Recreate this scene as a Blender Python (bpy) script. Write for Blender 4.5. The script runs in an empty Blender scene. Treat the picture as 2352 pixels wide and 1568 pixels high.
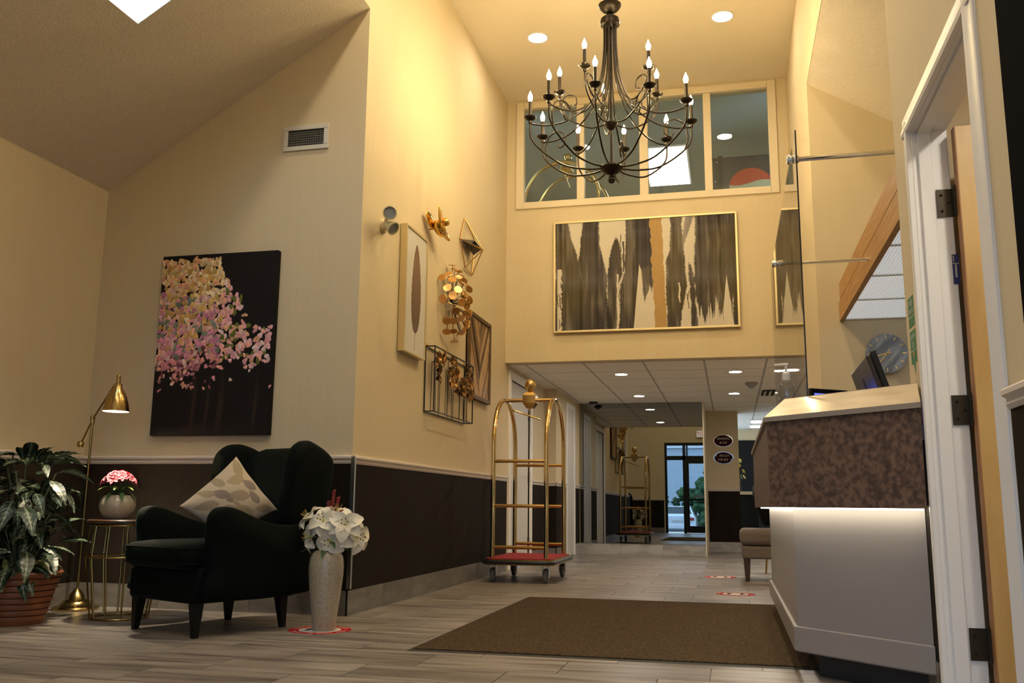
import bpy, bmesh, math, random
import numpy as np
from mathutils import Vector, Matrix
random.seed(7); RNG = np.random.default_rng(7)
scene = bpy.context.scene
C = scene.collection

# ------------------------------------------------------------------ camera
FPX = 2103.16; CAMH = 0.67
YAW, PITCH, ROLL = math.radians(-13.3707), math.radians(10.14), math.radians(0.55)
_f = Vector((math.sin(YAW)*math.cos(PITCH), math.cos(YAW)*math.cos(PITCH), math.sin(PITCH)))
_r = Vector((math.cos(YAW), -math.sin(YAW), 0)); _u = _r.cross(_f)
CR = math.cos(ROLL)*_r + math.sin(ROLL)*_u; CU = -math.sin(ROLL)*_r + math.cos(ROLL)*_u; CF = _f
CAM = Vector((0, 0, CAMH))
cd = bpy.data.cameras.new('camera'); cam = bpy.data.objects.new('camera', cd); C.objects.link(cam)
cd.sensor_width = 36; cd.sensor_fit = 'HORIZONTAL'; cd.lens = FPX/2352*36; cd.clip_start = .02; cd.clip_end = 300
cam.matrix_world = Matrix(((CR.x, CU.x, -CF.x, 0), (CR.y, CU.y, -CF.y, 0), (CR.z, CU.z, -CF.z, CAMH), (0, 0, 0, 1)))
scene.camera = cam
def ray(x, y): return CR*((x-1176)/FPX) - CU*((y-784)/FPX) + CF
def on(x, y, a, v): d = ray(x, y); return CAM + d*((v-CAM[a])/d[a])
def onx(x, y, v): return on(x, y, 0, v)
def ony(x, y, v): return on(x, y, 1, v)
def onz(x, y, v): return on(x, y, 2, v)

# ------------------------------------------------------------------ world / exposure
w = bpy.data.worlds.new('world'); scene.world = w; w.use_nodes = True
bg = w.node_tree.nodes['Background']; bg.inputs[0].default_value = (.58, .78, 1, 1); bg.inputs[1].default_value = 4.0
scene.view_settings.view_transform = 'Standard'; scene.view_settings.look = 'None'
scene.view_settings.exposure = 0.68; scene.view_settings.gamma = 1; scene.view_settings.use_curve_mapping = False
LS_CHAND, LS_DOWN, LS_PANEL, LS_CORR, LS_STRIP, LS_LAMP, LS_DESK = 245, 95, 8.0, 150, 10, 2100, .9

# ------------------------------------------------------------------ helpers
def lin(r, g, b):
    return tuple(((c/255)/12.92 if c/255 <= .04045 else ((c/255+.055)/1.055)**2.4) for c in (r, g, b))
MATS = {}
def mat(name, col, rough=.5, metal=0, col2=None, nscale=6, stretch=(1, 1, 1), bump=0, bscale=None, detail=4, ramp=(.35, .65),
        coat=0, emis=0, emcol=None, sheen=0, rand=0, spec=.5, trans=0, coord='Object', bstretch=None):
    m = bpy.data.materials.new(name); m.use_nodes = True; nt = m.node_tree; b = nt.nodes['Principled BSDF']
    b.inputs['Base Color'].default_value = (*col, 1); b.inputs['Roughness'].default_value = rough; b.inputs['Metallic'].default_value = metal
    b.inputs['Specular IOR Level'].default_value = spec
    if coat: b.inputs['Coat Weight'].default_value = coat; b.inputs['Coat Roughness'].default_value = .08
    if sheen: b.inputs['Sheen Weight'].default_value = sheen; b.inputs['Sheen Roughness'].default_value = .4
    if trans: b.inputs['Transmission Weight'].default_value = trans
    if emis: b.inputs['Emission Color'].default_value = (*(emcol or col), 1); b.inputs['Emission Strength'].default_value = emis
    if col2 or bump:
        tc = nt.nodes.new('ShaderNodeTexCoord')
        def noise(sc, st, det):
            mp = nt.nodes.new('ShaderNodeMapping'); mp.inputs['Scale'].default_value = st
            nt.links.new(tc.outputs[coord], mp.inputs['Vector'])
            if rand:
                oi = nt.nodes.new('ShaderNodeObjectInfo'); mm = nt.nodes.new('ShaderNodeMath'); mm.operation = 'MULTIPLY'; mm.inputs[1].default_value = 57.
                nt.links.new(oi.outputs['Random'], mm.inputs[0]); cb = nt.nodes.new('ShaderNodeCombineXYZ')
                for k in range(3): nt.links.new(mm.outputs[0], cb.inputs[k])
                nt.links.new(cb.outputs[0], mp.inputs['Location'])
            n = nt.nodes.new('ShaderNodeTexNoise'); n.inputs['Scale'].default_value = sc; n.inputs['Detail'].default_value = det
            nt.links.new(mp.outputs[0], n.inputs['Vector']); return n
        if col2:
            n = noise(nscale, stretch, detail); cr = nt.nodes.new('ShaderNodeValToRGB')
            cr.color_ramp.elements[0].position = ramp[0]; cr.color_ramp.elements[1].position = ramp[1]
            cr.color_ramp.elements[0].color = (*col, 1); cr.color_ramp.elements[1].color = (*col2, 1)
            nt.links.new(n.outputs['Fac'], cr.inputs[0]); out = cr.outputs[0]
            if rand:
                oi = nt.nodes.new('ShaderNodeObjectInfo'); mr = nt.nodes.new('ShaderNodeMapRange'); mr.inputs[3].default_value = 1-rand; mr.inputs[4].default_value = 1+rand
                nt.links.new(oi.outputs['Random'], mr.inputs[0]); mx = nt.nodes.new('ShaderNodeMix'); mx.data_type = 'RGBA'; mx.blend_type = 'MULTIPLY'; mx.inputs[0].default_value = 1
                nt.links.new(out, mx.inputs[6]); cb2 = nt.nodes.new('ShaderNodeCombineXYZ')
                for k in range(3): nt.links.new(mr.outputs[0], cb2.inputs[k])
                nt.links.new(cb2.outputs[0], mx.inputs[7]); out = mx.outputs[2]
            nt.links.new(out, b.inputs['Base Color'])
        if bump:
            n2 = noise(bscale or nscale, bstretch or (1, 1, 1), 3); bp = nt.nodes.new('ShaderNodeBump'); bp.inputs['Strength'].default_value = bump; bp.inputs['Distance'].default_value = .004
            nt.links.new(n2.outputs['Fac'], bp.inputs['Height']); nt.links.new(bp.outputs[0], b.inputs['Normal'])
    MATS[name] = m; return m
def cmat(name, rough=.6, metal=0, sheen=0, coat=0, spec=.5):
    m = mat(name, (1, 1, 1), rough, metal, sheen=sheen, coat=coat, spec=spec); nt = m.node_tree
    a = nt.nodes.new('ShaderNodeAttribute'); a.attribute_name = 'Col'; nt.links.new(a.outputs['Color'], nt.nodes['Principled BSDF'].inputs['Base Color']); return m
def glassmat(name, r0=.04, tint=(1, 1, 1)):
    m = bpy.data.materials.new(name); m.use_nodes = True; nt = m.node_tree; nt.nodes.clear(); N = nt.nodes.new; L = nt.links.new
    o = N('ShaderNodeOutputMaterial'); mx = N('ShaderNodeMixShader'); t = N('ShaderNodeBsdfTransparent'); g = N('ShaderNodeBsdfGlossy')
    g.inputs['Roughness'].default_value = .0; t.inputs[0].default_value = (*tint, 1)
    lw = N('ShaderNodeLayerWeight'); lw.inputs[0].default_value = .5
    p = N('ShaderNodeMath'); p.operation = 'POWER'; p.inputs[1].default_value = 5
    mr = N('ShaderNodeMapRange'); mr.inputs[3].default_value = r0; mr.inputs[4].default_value = 1
    L(lw.outputs['Facing'], p.inputs[0]); L(p.outputs[0], mr.inputs[0]); L(mr.outputs[0], mx.inputs[0]); L(t.outputs[0], mx.inputs[1]); L(g.outputs[0], mx.inputs[2]); L(mx.outputs[0], o.inputs[0])
    MATS[name] = m; return m
def emat(name, col, s):
    m = bpy.data.materials.new(name); m.use_nodes = True; nt = m.node_tree; nt.nodes.clear()
    o = nt.nodes.new('ShaderNodeOutputMaterial'); e = nt.nodes.new('ShaderNodeEmission'); e.inputs[0].default_value = (*col, 1); e.inputs[1].default_value = s
    nt.links.new(e.outputs[0], o.inputs[0]); MATS[name] = m; return m

class MB:
    def __init__(s): s.v = []; s.f = []; s.mi = []; s.c = []; s.cc = None
    def col(s, c): s.cc = c; return s
    def add(s, vs, fs, mi=0):
        o = len(s.v); s.v += [Vector(p) for p in vs]; s.f += [tuple(i+o for i in f) for f in fs]; s.mi += [mi]*len(fs)
        s.c += [s.cc or (1, 1, 1)]*len(vs); return s
    def box(s, x0, x1, y0, y1, z0, z1, mi=0):
        return s.add([(x, y, z) for z in (z0, z1) for y in (y0, y1) for x in (x0, x1)],
                     [(0, 2, 3, 1), (4, 5, 7, 6), (0, 1, 5, 4), (2, 6, 7, 3), (0, 4, 6, 2), (1, 3, 7, 5)], mi)
    def obox(s, c, a, b, d, mi=0):
        c, a, b, d = Vector(c), Vector(a), Vector(b), Vector(d)
        return s.add([c+a*i+b*j+d*k for k in (-1, 1) for j in (-1, 1) for i in (-1, 1)],
                     [(0, 2, 3, 1), (4, 5, 7, 6), (0, 1, 5, 4), (2, 6, 7, 3), (0, 4, 6, 2), (1, 3, 7, 5)], mi)
    def bar(s, p, q, w, h=None, up=(0, 0, 1), mi=0):
        p, q = Vector(p), Vector(q); d = (q-p); u = Vector(up)
        if abs(d.normalized().dot(u)) > .95: u = Vector((1, 0, 0))
        a = d.cross(u).normalized(); b = a.cross(d).normalized()
        return s.obox((p+q)/2, d/2, a*w/2, b*(h or w)/2, mi)
    def loft(s, rings, cap=True, closed=False, mi=0):
        n = len(rings[0]); vs = [p for r in rings for p in r]; fs = []
        m = len(rings)
        for i in range(m if closed else m-1):
            for j in range(n):
                k = (j+1) % n; i2 = (i+1) % m; fs.append((i*n+j, i*n+k, i2*n+k, i2*n+j))
        if cap and not closed: fs += [tuple(range(n))[::-1], tuple((m-1)*n+j for j in range(n))]
        return s.add(vs, fs, mi)
    def tube(s, pts, r, n=8, closed=False, mi=0, cap=True):
        pts = [Vector(p) for p in pts]; m = len(pts); rs = r if isinstance(r, (list, tuple)) else [r]*m; rings = []; prev = None
        for i, p in enumerate(pts):
            if closed: t = pts[(i+1) % m]-pts[i-1]
            else: t = pts[min(i+1, m-1)]-pts[max(i-1, 0)]
            t = t.normalized() if t.length > 1e-9 else Vector((0, 0, 1))
            if prev is None:
                a = t.cross(Vector((0, 0, 1)))
                if a.length < 1e-3: a = t.cross(Vector((1, 0, 0)))
            else: a = prev-t*prev.dot(t)
            a.normalize(); prev = a; b = t.cross(a)
            rings.append([p+(a*math.cos(2*math.pi*k/n)+b*math.sin(2*math.pi*k/n))*rs[i] for k in range(n)])
        return s.loft(rings, cap, closed, mi)
    def lathe(s, prof, n=24, c=(0, 0, 0), rot=None, mi=0, cap=True):
        c = Vector(c); rings = []
        for r, z in prof:
            r = max(r, 1e-4); ring = []
            for k in range(n):
                p = Vector((r*math.cos(2*math.pi*k/n), r*math.sin(2*math.pi*k/n), z))
                ring.append(c+((rot @ p) if rot else p))
            rings.append(ring)
        return s.loft(rings, cap, False, mi)
    def prism(s, poly, vec, mi=0):
        p = [Vector(q) for q in poly]; v = Vector(vec); n = len(p)
        return s.add(p+[q+v for q in p], [tuple(range(n))[::-1], tuple(range(n, 2*n))]+[(i, (i+1) % n, n+(i+1) % n, n+i) for i in range(n)], mi)
    def sphere(s, c, r, n=16, m=10, sc=(1, 1, 1), rot=None, mi=0):
        pr = [(math.sin(math.pi*i/m), -math.cos(math.pi*i/m)) for i in range(m+1)]; c = Vector(c); rings = []
        for a, z in pr:
            ring = []
            for k in range(n):
                p = Vector((max(a, 1e-4)*math.cos(2*math.pi*k/n)*r*sc[0], max(a, 1e-4)*math.sin(2*math.pi*k/n)*r*sc[1], z*r*sc[2]))
                ring.append(c+((rot @ p) if rot else p))
            rings.append(ring)
        return s.loft(rings, True, False, mi)
    def quad(s, a, b, c, d, mi=0): return s.add([a, b, c, d], [(0, 1, 2, 3)], mi)
    def build(s, name, m, parent=None, smooth=0, bevel=0, seg=2, sub=0, world=True, col=False, norm=True):
        me = bpy.data.meshes.new(name)
        vs = s.v
        if parent is not None and world:
            inv = rootm(parent).inverted(); vs = [inv @ p for p in vs]
        me.from_pydata([tuple(p) for p in vs], [], s.f)
        ms = m if isinstance(m, (list, tuple)) else [m]
        for q in ms: me.materials.append(MATS[q] if isinstance(q, str) else q)
        if len(ms) > 1: me.polygons.foreach_set('material_index', s.mi)
        if col:
            at = me.color_attributes.new('Col', 'FLOAT_COLOR', 'POINT')
            at.data.foreach_set('color', np.array([(*c, 1) for c in s.c], dtype=np.float32).ravel())
        if norm:
            bm = bmesh.new(); bm.from_mesh(me); bmesh.ops.recalc_face_normals(bm, faces=bm.faces); bm.to_mesh(me); bm.free()
        if smooth:
            me.polygons.foreach_set('use_smooth', [True]*len(me.polygons))
            if smooth < 180: me.set_sharp_from_angle(angle=math.radians(smooth))
        o = bpy.data.objects.new(name, me); C.objects.link(o)
        if parent is not None: o.parent = parent
        if bevel:
            md = o.modifiers.new('bevel', 'BEVEL'); md.width = bevel; md.segments = seg; md.limit_method = 'ANGLE'; md.angle_limit = math.radians(35)
        if sub: md = o.modifiers.new('sub', 'SUBSURF'); md.levels = sub; md.render_levels = sub
        return o
def rootm(o):
    while o.parent is not None: o = o.parent
    return Matrix.Translation(o.location) @ Matrix.Rotation(o.rotation_euler.z, 4, 'Z')
def tag(o, label=None, cat=None, group=None):
    if label: o['label'] = label
    if cat: o['category'] = cat
    if group: o['group'] = group
    return o
def thing(name, label, cat, loc=(0, 0, 0), rotz=0, group=None):
    o = bpy.data.objects.new(name, None); C.objects.link(o); o.location = loc; o.rotation_euler = (0, 0, rotz); o.empty_display_size = .1
    return tag(o, label, cat, group)
def struct(o): o['kind'] = 'structure'; return o
def copy_tree(o, parent=None):
    c = o.copy(); C.objects.link(c); c.parent = parent
    for ch in list(o.children): copy_tree(ch, c)
    return c
def inst(o, parent, loc=None, mw=None):
    c = bpy.data.objects.new(o.name.split('.')[0], o.data); C.objects.link(c); c.parent = parent
    if mw is not None: c.matrix_local = mw
    elif loc is not None: c.location = loc
    for md in o.modifiers:
        if md.type == 'BEVEL':
            n = c.modifiers.new('bevel', 'BEVEL'); n.width = md.width; n.segments = md.segments; n.limit_method = 'ANGLE'
    return c
def text_mesh(txt, size, depth=.0005):
    cu = bpy.data.curves.new('t', 'FONT'); cu.body = txt; cu.size = size; cu.align_x = 'CENTER'; cu.align_y = 'CENTER'; cu.extrude = depth; cu.resolution_u = 3
    o = bpy.data.objects.new('t', cu); C.objects.link(o); dg = bpy.context.evaluated_depsgraph_get()
    me = bpy.data.meshes.new_from_object(o.evaluated_get(dg)); bpy.data.objects.remove(o); bpy.data.curves.remove(cu); return me
def lettering(txt, size, parent, mw, m, name='lettering', depth=.0005):
    me = text_mesh(txt, size, depth); me.materials.clear(); me.materials.append(MATS[m])
    me.transform(rootm(parent).inverted() @ mw); o = bpy.data.objects.new(name, me); C.objects.link(o); o.parent = parent; return o
def frame_m(o, x, y): # matrix with local x->x, y->y at o
    x = Vector(x).normalized(); y = Vector(y).normalized(); z = x.cross(y)
    return Matrix(((x.x, y.x, z.x, o[0]), (x.y, y.y, z.y, o[1]), (x.z, y.z, z.z, o[2]), (0, 0, 0, 1)))
def color_grid(name, rgb, p0, ux, uz, m, parent, disp=None):
    """flat painted panel; rgb[row from bottom, col]; p0 lower left, ux, uz full edge vectors"""
    ny, nx = rgb.shape[:2]; p0, ux, uz = Vector(p0), Vector(ux), Vector(uz)
    u = np.linspace(0, 1, nx); v = np.linspace(0, 1, ny); U, V = np.meshgrid(u, v)
    P = np.array(p0)[None, None]+U[..., None]*np.array(ux)+V[..., None]*np.array(uz)
    if disp is not None: P = P+disp[..., None]*np.array(ux.cross(uz).normalized())
    inv = np.array(rootm(parent).inverted()); P = P @ inv[:3, :3].T+inv[:3, 3]
    idx = np.arange(nx*ny).reshape(ny, nx); F = np.stack([idx[:-1, :-1], idx[:-1, 1:], idx[1:, 1:], idx[1:, :-1]], -1).reshape(-1, 4)
    me = bpy.data.meshes.new(name); me.vertices.add(nx*ny); me.vertices.foreach_set('co', P.astype(np.float32).ravel())
    me.loops.add(F.size); me.loops.foreach_set('vertex_index', F.ravel().astype(np.int32)); me.polygons.add(len(F))
    me.polygons.foreach_set('loop_start', np.arange(0, F.size, 4, dtype=np.int32)); me.update(calc_edges=True)
    at = me.color_attributes.new('Col', 'FLOAT_COLOR', 'POINT'); a = np.ones((ny*nx, 4), np.float32); a[:, :3] = rgb.reshape(-1, 3); at.data.foreach_set('color', a.ravel())
    me.materials.append(MATS[m]); o = bpy.data.objects.new(name, me); C.objects.link(o); o.parent = parent
    me.polygons.foreach_set('use_smooth', [True]*len(me.polygons)); return o
def vnoise(n, k, seed):  # smooth 1-D noise in 0..1
    r = np.random.default_rng(seed).random(k+2); return np.interp(np.linspace(0, k, n), np.arange(k+2), r)

# ------------------------------------------------------------------ materials
mat('wallpaper', (.63, .525, .345), .8, col2=(.615, .51, .333), nscale=3, stretch=(12, 12, .7), detail=6, bump=.12, bscale=120, bstretch=(1, 1, .25))
mat('paint_white', (.82, .79, .755), .4)
mat('frame_cream', (.70, .60, .43), .5)
mat('stucco', (.70, .61, .49), .9, col2=(.64, .555, .44), nscale=60, bump=.9, bscale=90)
mat('flat_ceiling', (.80, .70, .54), .85)
mat('wainscot', (.0145, .0102, .0070), .7, spec=.08, col2=(.0180, .0130, .0092), nscale=4, stretch=(8, 8, 1), bump=.05, bscale=200)
mat('rail', (.66, .58, .50), .4)
mat('floor_tile', (.290, .252, .220), .36, col2=(.100, .082, .070), nscale=2.0, stretch=(1.1, 9, 1), detail=8, ramp=(.40, .70), rand=.20, bump=.08, bscale=30, bstretch=(1, 8, 1))
mat('grout', (.16, .14, .125), .8)
mat('base_tile', (.185, .162, .142), .4, col2=(.095, .080, .070), nscale=2.3, stretch=(2.2, 2.2, 7), detail=7, ramp=(.35, .75), rand=.15)
mat('marble_base', (.42, .39, .35), .3, col2=(.24, .22, .19), nscale=2.0, stretch=(2, 2, 5), detail=8, ramp=(.4, .75), rand=.1)
mat('ceil_tile', (.86, .81, .73), .9, bump=.25, bscale=160)
mat('grid_white', (.44, .41, .37), .6)
mat('brass', (.72, .53, .25), .13, 1)
mat('brass_dark', (.42, .28, .09), .3, 1)
mat('brass_antique', (.46, .33, .13), .24, 1)
mat('gold_bright', (.86, .55, .14), .1, 1)
mat('copper_gold', (.72, .42, .16), .3, 1)
mat('copper_dark', (.30, .17, .07), .35, 1)
mat('bronze_petal', (.16, .09, .035), .32, 1)
mat('champagne', (.66, .54, .30), .35, .7)
mat('bronze', (.030, .022, .016), .36, .75)
mat('black_metal', (.012, .010, .009), .5)
mat('chrome', (.75, .74, .72), .08, 1)
mat('steel', (.45, .44, .42), .3, 1)
mat('rubber', (.10, .10, .095), .6)
mat('black_plastic', (.010, .010, .011), .35)
mat('velvet', (.0012, .0024, .0019), .8, spec=.10, sheen=.07, bump=.1, bscale=300)
bpy.data.materials['velvet'].node_tree.nodes['Principled BSDF'].inputs['Sheen Tint'].default_value = (.10, .30, .22, 1)
mat('black_wood', (.005, .0045, .004), .5, spec=.2)
mat('walnut', (.065, .028, .015), .3, col2=(.035, .015, .008), nscale=4, stretch=(1, 12, 1))
mat('oak', (.45, .245, .090), .45, col2=(.34, .165, .055), nscale=3, stretch=(18, 1.2, 18), detail=6)
mat('birch', (.62, .40, .15), .4, col2=(.52, .31, .10), nscale=2.5, stretch=(5, 5, .9), detail=6)
mat('rustic_light', (.42, .27, .13), .6, col2=(.28, .165, .075), nscale=4, stretch=(12, 12, 2), rand=.15)
mat('rustic_mid', (.27, .165, .085), .6, col2=(.18, .10, .05), nscale=4, stretch=(12, 12, 2), rand=.1)
mat('rustic_pale', (.50, .35, .19), .6, col2=(.38, .25, .12), nscale=4, stretch=(12, 12, 2), rand=.1)
mat('rustic_dark', (.13, .075, .035), .6, col2=(.08, .045, .02), nscale=4, stretch=(12, 12, 2), rand=.1)
mat('terracotta', (.235, .075, .028), .5, col2=(.18, .055, .02), nscale=5, bump=.1, bscale=30)
mat('soil', (.02, .014, .01), 1)
mat('mosaic', (.44, .38, .28), .28, col2=(.32, .265, .18), nscale=150, detail=2, ramp=(.42, .58), bump=.5, bscale=160, coat=.5)
mat('lily', (.74, .685, .55), .6); mat('lily_center', (.62, .62, .22), .6); mat('anther', (.16, .07, .02), .7)
mat('leaf_green', (.045, .10, .022), .5); mat('leaf_bright', (.16, .28, .05), .5); mat('red_bud', (.28, .025, .025), .5)
mat('pink_petal', (.62, .055, .095), .6, col2=(.74, .19, .23), nscale=30)
mat('stem_dark', (.012, .022, .008), .6)
mat('carpet_red', (.30, .018, .022), .95, bump=.5, bscale=200)
mat('mat_fiber', (.100, .066, .035), 1, spec=.1, col2=(.038, .025, .014), nscale=70, detail=5, ramp=(.32, .68), bump=1, bscale=220)
mat('mat_rubber', (.008, .008, .008), .6)
mat('sticker_red', (.40, .012, .015), .9, spec=.04); mat('sticker_white', (.58, .55, .52), .9, spec=.04); mat('sticker_black', (.012, .012, .015), .9, spec=.04)
mat('counter_top', (.60, .485, .345), .22, col2=(.52, .405, .28), nscale=3, stretch=(1.5, 1.5, 14), detail=8, coat=.2)
mat('laminate', (.185, .112, .082), .42, col2=(.065, .042, .036), nscale=42, detail=9, ramp=(.40, .62))
mat('counter_panel', (.29, .258, .248), .38)
mat('counter_lip', (.30, .26, .22), .5)
mat('kick_black', (.02, .022, .026), .5)
mat('diffuser', (.55, .55, .52), .25, emis=.22, emcol=(.9, .93, .95))
mat('marble_grey', (.20, .225, .27), .4, col2=(.50, .54, .60), nscale=2.6, stretch=(11, 11, 2.2), detail=8, ramp=(.42, .70))
mat('screen_blue', (.03, .03, .10), .3, emis=1.1, emcol=(.12, .14, .75))
mat('linen_grey', (.175, .142, .122), .9, col2=(.14, .113, .098), nscale=60, bump=.2, bscale=200)
mat('sign_maroon', (.035, .006, .009), .7, spec=.1); mat('sign_letter', (.62, .58, .50), .5)
mat('green_sticker', (.03, .20, .09), .5); mat('blue_label', (.02, .03, .14), .5)
mat('door_white', (.60, .56, .50), .45)
mat('door_dark', (.010, .010, .011), .7, spec=.1)
mat('hinge', (.05, .040, .028), .4, .7)
mat('alu_dark', (.012, .014, .018), .4, .4)
mat('vent_white', (.60, .56, .47), .4); mat('vent_dark', (.004, .004, .004), .9); mat('vent_slat', (.22, .21, .18), .4)
mat('plaster_em', (.50, .43, .25), .55)
mat('lens_grey', (.26, .28, .32), .25)
mat('pump_white', (.75, .74, .72), .4)
mat('exit_face', (.5, .45, .4), .5, emis=.5, emcol=(.9, .85, .75)); mat('exit_red', (.6, .03, .03), .5, emis=.3, emcol=(.9, .05, .03))
mat('matt_black', (.006, .006, .007), 1, spec=.02)
mat('canvas_black', (.005, .0045, .0045), .8, spec=.2)
cmat('painted', .7, spec=.15); cmat('leafcol', .42, spec=.35); cmat('fabric_print', .8, sheen=.1); cmat('print', .5)
glassmat('transom_glass', .045, (.86, .90, .88)); glassmat('clear_glass', .05, (.97, .98, .97)); glassmat('door_glass', .04, (.74, .80, .86)); glassmat('bottle_glass', .06, (.93, .95, .95))
mat('mirror', (.30, .315, .31), .0, 1)
emat('bulb_warm', (1, .78, .40), LS_CHAND); emat('down_upper', (1, .88, .66), LS_DOWN); emat('skylight_glow', (1, .95, .86), LS_PANEL); emat('down_corr', (1, .90, .78), LS_CORR)
emat('down_added', (1, .86, .60), LS_DOWN*2.6); emat('strip', (1, .90, .68), LS_STRIP); emat('lamp_bulb', (1, .86, .62), LS_LAMP); emat('desk_tube', (1, .97, .92), LS_DESK)
mat('shade_in', (.75, .73, .66), .5)

# ================================================================== ROOM SHELL
XG, YG, YF, ZC, ZF, XL, XR = -2.30, 5.385, 9.37, 2.163, 5.11, -4.235, .69
ZS0, ZS1 = 2.833, 4.01          # left slope eave / top
YB = -.40                        # entrance wall
YRG = 7.20; XRR = 3.0            # desk alcove back wall / right wall
YDE = 3.78                       # end of the door wall
X2, YJ = -2.16, 11.57            # corridor jog
YM, XM1 = 13.40, -.362           # mirror wall
YP, XP1 = 14.72, .135            # pillar
YE = 18.4; XC1 = 2.3
RAILZ, BASEZ = .968, .147
T = .12
def sbox(name, m, *a): return struct(MB().box(*a).build(name, m))

sbox('wall_left', 'wallpaper', XL-T, XL, YB-.2, YG+T, 0, ZS0+.25)
struct(MB().prism([(XL, YG, 0), (XG-T, YG, 0), (XG-T, YG, ZS1-.02), (XG-T, YG, ZS0+(ZS1-ZS0)*(XG-T-XL)/(XG-XL)+.03), (XL, YG, ZS0+.03)][:2]
    + [(XG-T, YG, ZS0+(ZS1-ZS0)*(XG-T-XL)/(XG-XL)+.05), (XL, YG, ZS0+.05)], (0, T, 0)).build('wall_alcove', 'wallpaper'))
sbox('wall_gallery', 'wallpaper', XG-T, XG, YG, 9.47, 0, ZF)
sbox('wall_header_left', 'wallpaper', XG-T, XG, YB, YG, ZS1, ZF)
# left sloped ceiling with a skylight opening
def slope_pt(x, y, dz=0): return Vector((x, y, ZS0+(ZS1-ZS0)*(x-XL)/(XG-XL)+dz))
nrm = Vector((-(ZS1-ZS0), 0, XG-XL)).normalized()
def on_slope(px, py):
    d = ray(px, py); p0 = slope_pt(XL, 0); t = (p0-CAM).dot(nrm)/d.dot(nrm); return CAM+d*t
ks = on_slope(317, 55); ks2 = on_slope(252, 1); ks3 = on_slope(395, 1)
sx0, sy1 = ks.x, ks.y; sx1, sy0 = sx0+.62, sy1-1.15
b = MB()
for (a0, a1, c0, c1) in ((XL, sx0, YB, YG), (sx1, XG, YB, YG), (sx0, sx1, YB, sy0), (sx0, sx1, sy1, YG)):
    p = [slope_pt(a0, c0), slope_pt(a1, c0), slope_pt(a1, c1), slope_pt(a0, c1)]; b.prism(p, nrm*.03)
struct(b.build('ceiling_slope_left', 'stucco'))
wn = struct(thing('window_1', None, None, slope_pt(sx0, sy0)))
MB().quad(slope_pt(sx0+.001, sy0+.001, .006), slope_pt(sx1-.001, sy0+.001, .006), slope_pt(sx1-.001, sy1-.001, .006), slope_pt(sx0+.001, sy1-.001, .006)).build('skylight_pane', 'clear_glass', wn)
# tall central volume
sbox('ceiling_lobby', 'flat_ceiling', XG-T, XR+T, YB, YF+.1, ZF, ZF+.1)
TX0, TX1, TZ0, TZ1 = -2.197, .583, 3.853, 5.09
b = MB(); o_ = .06
b.box(XG-T, TX0+o_, YF, YF+.14, ZC, ZF); b.box(TX1-o_, XR+T, YF, YF+.14, ZC, ZF); b.box(TX0+o_, TX1-o_, YF, YF+.14, ZC, TZ0+o_); b.box(TX0+o_, TX1-o_, YF, YF+.14, TZ1-o_, ZF)
struct(b.build('wall_far', 'wallpaper'))
sbox('wall_right_column', 'wallpaper', XR, XR+T, YRG, 9.47, 0, ZF)
sbox('wall_header_right', 'wallpaper', XR, XR+T, YDE, YRG, ZS1-.002, ZF)
DY0, DY1, DZ = 2.60, 3.467, 2.05
b = MB().box(XR, XR+T, YB, DY0, 0, ZF).box(XR, XR+T, DY1, YDE, 0, ZF).box(XR, XR+T, DY0, DY1, DZ, ZF)
struct(b.build('wall_right', 'wallpaper'))
# desk alcove
sl = (ZS1-ZS0)/(XG-XL)
struct(MB().prism([(XR+T, YRG, 0), (XRR, YRG, 0), (XRR, YRG, ZS1-sl*(XRR-XR)), (XR+T, YRG, ZS1-sl*T)], (0, T, 0)).build('wall_desk_back', 'wallpaper'))
sbox('wall_desk_right', 'wallpaper', XRR, XRR+T, YB, YRG+T, 0, 3.0)
struct(MB().prism([(XR+.003, 2.2, ZS1-sl*.003), (XRR+T, 2.2, ZS1-sl*(XRR+T-XR)), (XRR+T, 2.2, ZS1-sl*(XRR+T-XR)+.1), (XR+.003, 2.2, ZS1+.1)], (0, YRG+T-2.2, 0)).build('ceiling_slope_right', 'stucco'))
sbox('wall_desk_front', 'wallpaper', XR+T, XRR, YDE-T, YDE, 0, 4.1)
sbox('wall_closet_near', 'wallpaper', XR+T, XRR, 1.9, 1.9+T, 0, 2.6)
sbox('ceiling_closet', 'paint_white', XR+T, XRR, 1.9, YDE-T, 2.45, 2.55)
# entrance wall behind the viewpoint
EX0, EX1, EZ = -1.86, .52, 2.58
b = MB().box(XL-T, EX0, YB-.15, YB, 0, 5.2).box(EX1, XRR, YB-.15, YB, 0, 5.2).box(EX0, EX1, YB-.15, YB, EZ, 5.2)
struct(b.build('wall_entrance', 'wallpaper'))
# corridor
b = MB().box(X2-.35, X2, YJ, 12.35, 0, ZC).box(X2-.35, X2, 12.92, YM+.1, 0, ZC).box(X2-.35, X2, 12.35, 12.92, 2.0, ZC).box(X2-.35, X2-.3, 12.35, 12.92, 0, 2.0)
struct(b.build('wall_corridor_left', 'wallpaper'))
b = MB().box(XG-T, XG, 10.62, YJ, 0, ZC).box(XG-T, XG, 9.62, 10.62, 2.02, ZC).box(XG-T, XG, 9.47, 9.62, 0, ZC)
struct(b.build('wall_corridor_left_near', 'wallpaper'))
sbox('wall_mirror_side', 'wallpaper', X2, XM1, YM, YP+.5, 0, ZC)
sbox('wall_pillar', 'wallpaper', XM1, XP1, YP, YP+.5, 0, ZC)
sbox('wall_corridor_end', 'wallpaper', XM1-.1, XC1, YE, YE+T, 0, ZC+.3)
sbox('wall_corridor_right', 'wallpaper', XC1, XC1+T, YF, YE, 0, ZC+.3)
sbox('wall_corridor_front', 'wallpaper', XR+T, XC1, YF, YF+T, 0, ZC)
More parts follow.
